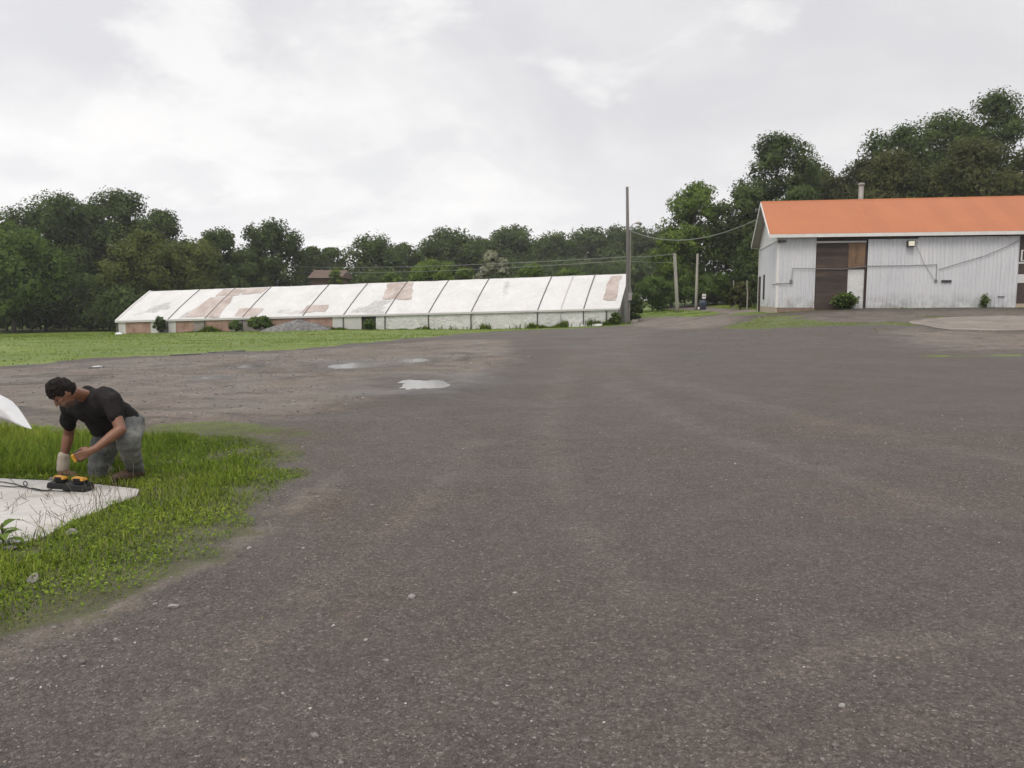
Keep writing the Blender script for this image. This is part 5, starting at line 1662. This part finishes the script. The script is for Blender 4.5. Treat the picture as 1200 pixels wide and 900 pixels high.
# battery in his hand
bat = thing('battery_pack', 'yellow and black battery pack held in the bare left hand of the man', 'battery', BC)
ax1 = unit(hd + side * 0.2); ax2 = unit(np.cross(upv, ax1)); ax3 = np.cross(ax1, ax2)
MB().box(BC, ax1, ax2, ax3, (-0.03, -0.020, -0.045), (0.034, 0.026, 0.045)).build('battery_case', M_blackp, bat, bevel=0.008)
MB().box(BC, ax1, ax2, ax3, (0.0345, -0.022, -0.034), (0.062, 0.024, 0.034)).build('battery_cap', M_yellow, bat, bevel=0.008)


def charger(cx, cy, rot, sc, label):
    e1 = np.array([math.cos(rot), math.sin(rot), 0]); e2 = np.array([-e1[1], e1[0], 0]); e3 = np.array([0, 0, 1.0])
    o = np.array([cx, cy, SLZ + 0.004])
    th = thing('battery_charger', label, 'charger', o)
    w_, d_, h_ = 0.105 * sc, 0.06 * sc, 0.062 * sc
    MB().hexa([o + e1 * x * w_ + e2 * y * d_ + e3 * z for (x, y, z) in ((-1, -1, 0), (1, -1, 0), (1, 1, 0), (-1, 1, 0), (-.93, -.8, h_ * .8), (.93, -.8, h_ * .8), (.93, .95, h_), (-.93, .95, h_))]).build('charger_base', M_blackp, th, bevel=0.009)
    for s in (-1, 1):
        MB().box(o, e1, e2, e3, (s * w_ * .9 - .012, -d_ * .5, 0.01), (s * w_ * .9 + .012, d_ * .5, h_ * .55)).build('side_rib', M_sole, th, bevel=0.004)
    bt = MB().box(o, e1, e2, e3, (-0.028, -d_ * .55, h_ * .92), (0.062, d_ * .6, h_ + 0.022)).build('docked_battery', M_blackp, th, bevel=0.006)
    MB().hexa([o + e1 * x + e2 * y + e3 * z for (x, y, z) in ((-.036, -d_ * .62, h_ + .023), (.070, -d_ * .62, h_ + .019), (.070, d_ * .66, h_ + .019), (-.036, d_ * .66, h_ + .023),
              (-.030, -d_ * .5, h_ + .048), (.062, -d_ * .5, h_ + .036), (.062, d_ * .5, h_ + .036), (-.030, d_ * .5, h_ + .048))]).build('battery_cover', M_yellow, bt, bevel=0.007)
    MB().box(o, e1, e2, e3, (-0.016, -d_ * .70, h_ + .021), (0.044, -d_ * .53, h_ + .040)).build('battery_label', M_blackp, bt, bevel=0.002)
    return o, e1


q = gpt(70, 571.5, hs); o1, c1 = charger(q[0], q[1], R(-14), 0.86, 'smaller black battery charger with yellow battery, left of the pair on the slab')
q = gpt(92, 574.5, hs); o2, c2 = charger(q[0], q[1], R(-10), 1.0, 'larger black battery charger with yellow battery, nearest the knee of the man')


def lay(pts, rad, name, label, cat):
    P = [np.array(q) for q in pts]
    out = []
    n = len(P)
    for i in range(n - 1):
        p0, p1, p2, p3 = P[max(i - 1, 0)], P[i], P[i + 1], P[min(i + 2, n - 1)]
        for k in range(8):
            f_ = k / 8
            out.append(0.5 * ((2 * p1) + (-p0 + p2) * f_ + (2 * p0 - 5 * p1 + 4 * p2 - p3) * f_ * f_ + (-p0 + 3 * p1 - 3 * p2 + p3) * f_ ** 3))
    out.append(P[-1])
    return tag(MB().tube(out, rad, 6).build(name, M_blackp, None, True), label, cat)


def onslab(px, py, dz=0.007):
    c = gpt(px, py, hs)
    return (c[0], c[1], SLZ + dz)


lay([onslab(61, 574.2), onslab(55, 575.5), onslab(48, 575), onslab(40, 573.2), onslab(33, 572.8), onslab(28, 570.5, .02), onslab(29, 568, .03), onslab(32, 569.5, .025), onslab(30, 572, .012), onslab(22, 571), onslab(14, 571.5), onslab(0, 570.3), onslab(-30, 571)],
    0.0042, 'charger_cable', 'black cable with a small loop leading left from the left charger across the slab', 'cable')
lay([onslab(82, 577.5), onslab(72, 576.5), onslab(58, 575.9), onslab(45, 575.6), onslab(30, 572.4, .012), onslab(18, 568.3), onslab(8, 566.5), onslab(0, 565.5), onslab(-30, 564)],
    0.0042, 'charger_cable', 'black cable crossing under the looped one, leading from the right charger', 'cable')

# white tarp corner lifted above the tall grass on the left
m, t, b = mat_new('white_tarp_fabric')
t.l(t.ramp(t.noise(pos(t), 5, 4, 0.6), [(0.35, (0.46, 0.46, 0.47)), (0.65, (0.55, 0.55, 0.56))]), b.inputs['Base Color'])
b.inputs['Roughness'].default_value = 0.6
M_tarp = m
top_ = [(37, 502.5), (31, 493), (25, 485), (19, 478), (12, 471), (6, 467), (0, 463), (-20, 450), (-45, 437), (-75, 425), (-110, 415)]
bot_ = [(37, 502.5), (33, 501.8), (28, 500.5), (22, 498.5), (14, 495.8), (7, 493.8), (0, 491.8), (-20, 487), (-45, 482), (-75, 478), (-110, 475)]
V = []
nr = 7
for i, (a, c) in enumerate(zip(top_, bot_)):
    dd = 6.35 + 0.012 * i
    A, Cc = at(*a, dd + 0.16 * min(1, i / 4)), at(*c, dd - 0.05 * min(1, i / 4))
    for j in range(nr):
        g = j / (nr - 1)
        q = A * (1 - g) + Cc * g
        V.append(q + np.array([0, 0.035 * math.sin(g * 5 + i * .5) * min(1, i / 5), 0]))
V = np.array(V); n0 = len(V)
V2 = V + np.array([0.0, 0.006, 0.0])
F = []
for i in range(len(top_) - 1):
    for j in range(nr - 1):
        a, b_, c, d = i * nr + j, (i + 1) * nr + j, (i + 1) * nr + j + 1, i * nr + j + 1
        F.append((a, b_, c, d)); F.append((n0 + d, n0 + c, n0 + b_, n0 + a))
    for j in (0, nr - 1):
        a, b_ = i * nr + j, (i + 1) * nr + j
        F.append((a, n0 + a, n0 + b_, b_) if j == 0 else (b_, n0 + b_, n0 + a, a))
q = at(-110, 450, 6.48)
tp = thing('tarp', 'pointed corner of a white tarp hanging above tall grass at the left photo edge', 'tarp', (q[0], q[1], 0))
o = np_mesh('tarp_sheet', np.r_[V, V2], F, M_tarp, tp, True)
MB().tube([(q[0] - .02, q[1] + .04, -0.3), (q[0] - .02, q[1] + .04, 1.45)], 0.025, 10).build('tarp_pole', M_galv, tp, True)

# stones by the slab and on the gravel
rock(83, 626, 0.055, 'pale grey stone in the grass beside the slab edge', M_rock, 0.5, seed=1)
rock(40, 681, 0.045, 'grey stone half hidden in the grass below the slab, left', M_rock, 0.65, seed=2)
rock(66, 562, 0.06, 'flat grey stone at the far slab edge left of the glove', M_rock, 0.4, seed=5)
rock(12, 645, 0.05, 'dark grey stone at the near slab edge by the left photo border', M_rockd, 0.5, seed=6)
rock(987, 828, 0.016, 'small pale tan stone lying alone on the gravel, lower right', M_rock, 0.6, seed=7)
rock(452, 774, 0.013, 'small flat whitish stone on the gravel, lower middle', M_rock, 0.4, seed=8)
rock(429, 750, 0.012, 'tiny flat whitish stone just above another on the gravel', M_rock, 0.4, seed=9)
rock(204, 711, 0.028, 'pale flat stone at the edge of the grass and gravel', M_rock, 0.35, seed=10)
rock(292, 643, 0.019, 'grey pebble where the grass patch meets the gravel', M_rock, 0.6, seed=12)
rock(139, 392.5, 0.28, 'white lump on the lawn below the left greenhouse corner', M_wboard, 0.6, seed=14)
M_debris = plain('wet_dark_board', (0.055, 0.05, 0.046), 0.7, 0.3)
def debris(px0, py0, px1, py1, wd, mat, label):
    a, c = np.array(gpt(px0, py0, Hg)), np.array(gpt(px1, py1, Hg))
    e = unit(c - a); nrm = np.array([-e[1], e[0]]); L = np.linalg.norm(c - a)
    z = float(max(Hg(*a), Hg(*c)))
    th = MB().box((a[0], a[1], z - .03), (e[0], e[1], 0), (nrm[0], nrm[1], 0), (0, 0, 1), (0, 0, 0), (L, wd, 0.05))
    o = th.build('plank', mat, None, bevel=0.01)
    return tag(o, label, 'plank')
debris(248, 413.5, 288, 411.5, 0.22, M_debris, 'longer dark plank lying at the edge of lawn and dirt')
debris(202, 417, 236, 415, 0.2, M_debris, 'shorter dark plank lying left of the longer one near the lawn')
debris(103, 432, 122, 431.3, 0.16, M_debris, 'dark broken board beside a pale scrap on the dirt')
debris(112, 430.3, 120, 429.8, 0.14, M_wboard, 'small pale scrap of board on the dirt left of the puddles')


# ------------------------------------------------------------------ grass
def blades(name, X, Y, Hh, Wd, lean, mat, tint, z=None):
    n = len(X)
    z = Hg(X, Y) if z is None else z
    an = rng.uniform(0, 2 * math.pi, n)
    la = rng.uniform(0, 2 * math.pi, n)
    sx, sy = np.cos(an) * Wd / 2, np.sin(an) * Wd / 2
    lx, ly = np.cos(la) * lean * Hh, np.sin(la) * lean * Hh
    B0 = np.stack([X, Y, z - 0.01], -1)
    S_ = np.stack([sx, sy, np.zeros(n)], -1)
    M1 = B0 + np.stack([lx * .25, ly * .25, Hh * .55], -1)
    T1_ = B0 + np.stack([lx, ly, Hh * (1 - 0.25 * lean)], -1)
    V = np.stack([B0 - S_, B0 + S_, M1 + S_ * .75, M1 - S_ * .75, T1_ + S_ * .08, T1_ - S_ * .08], 1).reshape(-1, 3)
    k = np.arange(n)[:, None] * 6
    F = np.concatenate([k + np.array([0, 1, 2, 3]), k + np.array([3, 2, 4, 5])], 0)
    NN = unit(np.stack([-np.sin(an) * 0.4 + lx / (Hh + 1e-6) * 0.3, np.cos(an) * 0.4 + ly / (Hh + 1e-6) * 0.3, np.full(n, 0.8)], -1))
    return np_mesh(name, V, F, mat, None, False, {'tint': np.repeat(tint, 6), 'nrm': np.repeat(NN, 6, 0)})


def scatter(n, x0, x1, y0, y1, thr=0.5, soft=0.25, ypow=1.0):
    X = rng.uniform(x0, x1, n); Y = y0 + (y1 - y0) * rng.random(n) ** ypow
    g = grass_field(X, Y) + rng.normal(0, soft * 0.5, n) + 0.5 * fbm(X * 2.3, Y * 2.3, 44, 3)
    k = g > thr
    return X[k], Y[k]


X, Y = scatter(210000, -6.2, 0.2, 3.6, 10.5, 0.62, 0.4)
ins = sd_poly(X, Y, SLAB) > 0.01 + 0.04 * rng.random(len(X))
bodyk = (np.hypot(X - KR[0], Y - KR[1]) > 0.10) & (np.hypot(X - AL[0], Y - AL[1]) > 0.07)
X, Y = X[ins & bodyk], Y[ins & bodyk]
kk_ = (fbm(X / 0.55, Y / 0.55, 121, 3) + 0.35 * rng.random(len(X)) > -0.20)
X, Y = X[kk_], Y[kk_]
core = np.clip(-sd_poly(X, Y, GPATCH) / 0.55, 0.0, 1)
near = sd_poly(X, Y, SLAB)
cl_ = fbm(X * 1.6, Y * 1.6, 51, 3)
Hh = (0.015 + 0.030 * core + 0.065 * np.clip(cl_, 0, 1) * core) * rng.uniform(0.5, 1.6, len(X))
tall = (Y > 7.15) & (X < -3.55)
Hh = np.where(tall & (core > .3), Hh * rng.uniform(1.5, 3.0, len(X)) * np.clip(0.6 + (-3.4 - X) * 0.7, 0.6, 1.25), Hh)
Hh = np.where((near < 0.12) & (Y < 7.0), Hh * rng.uniform(0.9, 1.7, len(X)), Hh)
tn = np.clip(0.46 + 0.42 * fbm(X * 0.9, Y * 0.9, 61, 3) + 0.06 * core + rng.normal(0, 0.15, len(X)), 0, 0.86)
dry = (rng.random(len(X)) < 0.05 + 0.20 * (core < 0.25))
tn = np.where(dry, rng.uniform(0.88, 1.0, len(X)), tn)
stuff(blades('grass', X, Y, Hh, rng.uniform(0.004, 0.0085, len(X)), rng.uniform(0.1, 0.9, len(X)), G_blade, tn), 'green grass growing round the slab and the kneeling man', 'grass')
# low clover and plantain between the blades, straw at the ragged edge
X, Y = scatter(60000, -6.0, 0.3, 3.4, 10.0, 0.50, 0.5)
X, Y = X[sd_poly(X, Y, SLAB) > 0.02], Y[sd_poly(X, Y, SLAB) > 0.02]
k = (fbm(X * 1.1, Y * 1.1, 91, 3) + 0.25 * rng.random(len(X)) > 0.08) & (grass_field(X, Y) > 0.62)
X, Y = X[k], Y[k]
Pq = np.stack([X, Y, Hg(X, Y) + rng.uniform(0.004, 0.04, len(X))], -1)
Nq = unit(rng.normal(0, 0.45, (len(X), 3)) + np.array([0, 0, 1.0]))
Vq, Fq = leaf_cloud(Pq, Nq, rng.uniform(0.008, 0.024, len(X)), 1.2)
tq = np.clip(0.38 + 0.4 * fbm(X * 2, Y * 2, 93, 3) + rng.normal(0, 0.14, len(X)), 0, 0.85)
stuff(np_mesh('clover', Vq, Fq, G_blade, None, False, {'tint': np.repeat(tq, 4), 'nrm': np.repeat(Nq, 4, 0)}), 'low clover leaves among the grass near the slab', 'ground cover')
# longer grass further off
Xa, Ya = [], []
X, Y = scatter(120000, -75, 12, 17, 92, 0.6, 0.4, 1.25); Xa.append(X); Ya.append(Y)
X, Y = scatter(60000, 6, 32, 26, 46, 0.62, 0.5); Xa.append(X); Ya.append(Y)
X, Y = scatter(14000, 8, 24, 60, 84, 0.6, 0.2); Xa.append(X); Ya.append(Y)
X, Y = np.concatenate(Xa), np.concatenate(Ya)
gu = (X - GA[0]) * GE1[0] + (Y - GA[1]) * GE1[1]; gv = (X - GA[0]) * GE2[0] + (Y - GA[1]) * GE2[1]
bu_ = (X - BA[0]) * BE1[0] + (Y - BA[1]) * BE1[1]; bv_ = (X - BA[0]) * BE2[0] + (Y - BA[1]) * BE2[1]
nw = 9000
wu_, wv_ = rng.uniform(0, GLEN, nw), -0.08 - np.abs(rng.normal(0, 0.3, nw))
kw_ = fbm(wu_ / 1.6, wu_ * 0, 57, 3) + 0.25 * rng.random(nw) > 0.08
wu_, wv_ = wu_[kw_], wv_[kw_]
X = np.r_[X, GA[0] + GE1[0] * wu_ + GE2[0] * wv_]; Y = np.r_[Y, GA[1] + GE1[1] * wu_ + GE2[1] * wv_]
gu, gv = np.r_[gu, wu_], np.r_[gv, wv_]
bu_ = (X - BA[0]) * BE1[0] + (Y - BA[1]) * BE1[1]; bv_ = (X - BA[0]) * BE2[0] + (Y - BA[1]) * BE2[1]
ok = ~((gu > -.1) & (gu < GLEN + .1) & (gv > -0.1) & (gv < 10)) & ~((bu_ > -.1) & (bv_ > -0.1) & (bv_ < BD + .1)) & (Y > 12)
X, Y, gv, gu = X[ok], Y[ok], gv[ok], gu[ok]
wall = np.exp(-((gv + 0.3) / 0.5) ** 2) * ((gu > -1) & (gu < GLEN))
patchy = 0.5 + fbm(X / 7, Y / 3, 71, 3)
Hh = (0.022 + 0.035 * patchy) * rng.uniform(0.5, 1.5, len(X)) + wall * rng.uniform(0.05, 0.6, len(X)) * np.clip(0.4 + 2.2 * fbm(gu / 2.2, gv * 0, 17, 2), 0, 1.6)
tn = np.clip(0.5 + 0.45 * fbm(X / 14, Y / 2.2, 81, 4) + rng.normal(0, 0.10, len(X)), 0, 0.95)
tn = np.where(wall > 0.3, tn * 0.6, tn)
stuff(blades('field_grass', X, Y, Hh, np.clip(0.0011 * Y, 0.012, 0.08) * rng.uniform(.6, 1.4, len(X)), rng.uniform(0.1, 0.9, len(X)), G_field, tn), 'mown green grass of the field before the greenhouse and verges', 'grass')
# dry stems leaning over the slab edge, seedlings on the slab
SE = [gpt(*q, hs) for q in [(160, 581), (146, 586.5), (130, 591), (116, 599), (100, 604), (84, 611), (70, 618), (55, 627.5), (30, 634)]]
mb = MB()
for i in range(46):
    k = int(rng.integers(0, len(SE) - 1)); f_ = rng.random()
    q = np.array(SE[k]) * (1 - f_) + np.array(SE[k + 1]) * f_ + rng.normal(0, 0.035, 2)
    hh = rng.uniform(0.06, 0.26) * (1.0 if k < 4 else 0.7)
    t_ = np.array([q[0] + rng.normal(-0.05, 0.07), q[1] + rng.normal(0.05, 0.06), hh + 0.03])
    b0 = np.array([q[0], q[1], 0.0])
    mb.tube([b0, (b0 + t_) / 2 + np.array([0.01, 0, 0.02]), t_, t_ + (t_ - b0) * 0.14], [0.0014, 0.0013, 0.0014, 0.0026], 4)
for i in range(46):
    c = gpt(rng.uniform(-5, 130), rng.uniform(578, 632), hs)
    if float(sd_poly(c[0], c[1], SLAB)) > -0.03:
        continue
    for j in range(int(rng.integers(1, 4))):
        mb.tube([(c[0] + rng.normal(0, .01), c[1] + rng.normal(0, .01), SLZ - 0.004), (c[0] + rng.normal(0, .03), c[1] + rng.normal(0, .03), SLZ + rng.uniform(0.02, 0.075))], [0.0016, 0.0014], 4)
stuff(mb.build('dry_weeds', G_stem), 'thin dry weed stems along the edge of the white slab', 'weeds')


def rosette(px, py, label, n, L, mat):
    c = gpt(px, py, Hg); z = float(Hg(*c))
    root = thing('weed', label, 'plant', (c[0], c[1], z))
    V, F, T = [], [], []
    for i in range(n):
        an = i * 2.4 + rng.normal(0, .2); h0 = 0.03 + 0.11 * i / n; ln = L * rng.uniform(.7, 1.1)
        d = np.array([math.cos(an), math.sin(an), 0]); s_ = np.array([-d[1], d[0], 0])
        base = np.array([c[0], c[1], z + h0])
        k = len(V)
        for f_ in np.linspace(0, 1, 6):
            w_ = 0.2 * ln * math.sin(math.pi * min(0.98, f_ * 0.92 + 0.06))
            q = base + d * ln * f_ + np.array([0, 0, ln * (0.75 * f_ - 0.75 * f_ * f_)])
            V += [q - s_ * w_, q + np.array([0, 0, -.15 * w_]), q + s_ * w_]
        for j in range(5):
            for e in range(2):
                F.append((k + j * 3 + e, k + j * 3 + e + 1, k + j * 3 + e + 4, k + j * 3 + e + 3))
        T += [rng.uniform(.3, .7)] * 18
    np_mesh('leaves', V, F, mat, root, True, {'tint': T, 'nrm': np.tile(np.array([0, -.2, .97]), (len(V), 1))})
    MB().tube([(c[0], c[1], z - .03), (c[0], c[1], z + 0.15)], 0.006, 6).build('stem', G_stem, root)
    return root


rosette(4, 640, 'broad leaved weed at the near slab edge by the left photo border', 13, 0.15, L_light)

# ------------------------------------------------------------------ loose stones on the gravel
bm = bmesh.new(); bmesh.ops.create_icosphere(bm, subdivisions=1, radius=1.0)
tv = np.array([tuple(v.co) for v in bm.verts]); tf = np.array([[v.index for v in f_.verts] for f_ in bm.faces]); bm.free()
n = 26000
yy = 2.4 + 9.0 * rng.random(n) ** 1.5
xx = (rng.random(n) * 2 - 1) * (yy * 0.68 + 0.5)
size = np.exp(rng.normal(math.log(0.0042), 0.42, n)) * np.clip(yy / 6, 0.8, 2.2) ** 0.6
edge_d = np.abs(sd_poly(xx, yy, EDGE)); 
size = np.where(edge_d < 0.35, size * rng.uniform(1.0, 1.7, n), size)
# coarser stones over the worn dirt yard
n2 = 16000
x2 = rng.uniform(-15, 4, n2); y2 = rng.uniform(9.5, 30, n2)
k2 = (sd_poly(x2, y2, DIRT) < 0.5) & (fbm(x2 / 2.5, y2 / 1.2, 23, 3) + 0.4 * rng.random(n2) > 0.12)
x2, y2 = x2[k2], y2[k2]
xx = np.r_[xx, x2]; yy = np.r_[yy, y2]; size = np.r_[size, np.exp(rng.normal(math.log(0.013), 0.45, len(x2)))]
n = len(xx)
keep = (grass_field(xx, yy) < 0.45) & (size < 0.035)
# fewer stones where wheels roll
trk = np.min([d_line(xx, yy, q) for q in TRW], 0)
keep &= (rng.random(n) < 0.25 + 0.55 * sstep(0.1, 0.8, trk))
for (cx, cy, a, bb) in PUDW:
    keep &= np.hypot((xx - cx) / a, (yy - cy) / bb) > 1.4
xx, yy, size = xx[keep], yy[keep], size[keep]
n = len(xx)
ang = rng.uniform(0, 6.283, n)
st = rng.uniform(0.6, 1.35, (n, 3)); st[:, 2] *= 0.62
jit = rng.uniform(0.72, 1.25, (n, len(tv), 1))
P = tv[None] * jit * st[:, None] * size[:, None, None]
ca, sa = np.cos(ang)[:, None], np.sin(ang)[:, None]
PX, PY = P[..., 0] * ca - P[..., 1] * sa, P[..., 0] * sa + P[..., 1] * ca
zz_ = Hg(xx, yy)
V = np.stack([PX + xx[:, None], PY + yy[:, None], P[..., 2] + (zz_ + size * 0.08)[:, None]], -1).reshape(-1, 3)
F = (tf[None] + (np.arange(n) * len(tv))[:, None, None]).reshape(-1, 3)
tone = np.clip(rng.normal(0.50, 0.16, n), 0.15, 1); tone = np.where(rng.random(n) < 0.010, 1.0, np.minimum(tone, 0.85))
m, t, b = mat_new('loose_chippings')
t.l(t.ramp(attr(t, 'tone'), [(0.0, (0.055, 0.050, 0.047)), (0.4, (0.115, 0.105, 0.10)), (0.85, (0.24, 0.225, 0.21)), (1.0, (0.40, 0.38, 0.36))]), b.inputs['Base Color'])
b.inputs['Roughness'].default_value = 0.85
stuff(np_mesh('loose_gravel', V, F, m, None, False, {'tone': np.repeat(tone, len(tv))}), 'loose grey chippings scattered over the gravel lot', 'gravel')

# ------------------------------------------------------------------ thin summer haze
HZ = 0.00032
bm = bmesh.new()
bmesh.ops.create_cube(bm, size=1.0)
me = bpy.data.meshes.new('haze'); bm.to_mesh(me); bm.free()
me.transform(Matrix.Translation((0, 155, 12)) @ Matrix.Diagonal((830, 550, 40, 1)))
hz_o = link_mesh('haze', me, None)
m = bpy.data.materials.new('thin_haze'); m.use_nodes = True
m.node_tree.nodes.clear()
t = NT(m.node_tree)
pv_ = t.n('ShaderNodeVolumePrincipled')
pv_.inputs['Color'].default_value = (0.93, 0.93, 0.95, 1)
pv_.inputs['Density'].default_value = HZ
out = t.n('ShaderNodeOutputMaterial'); t.l(pv_.outputs[0], out.inputs['Volume'])
me.materials.append(m)
hz_o['kind'] = 'stuff'
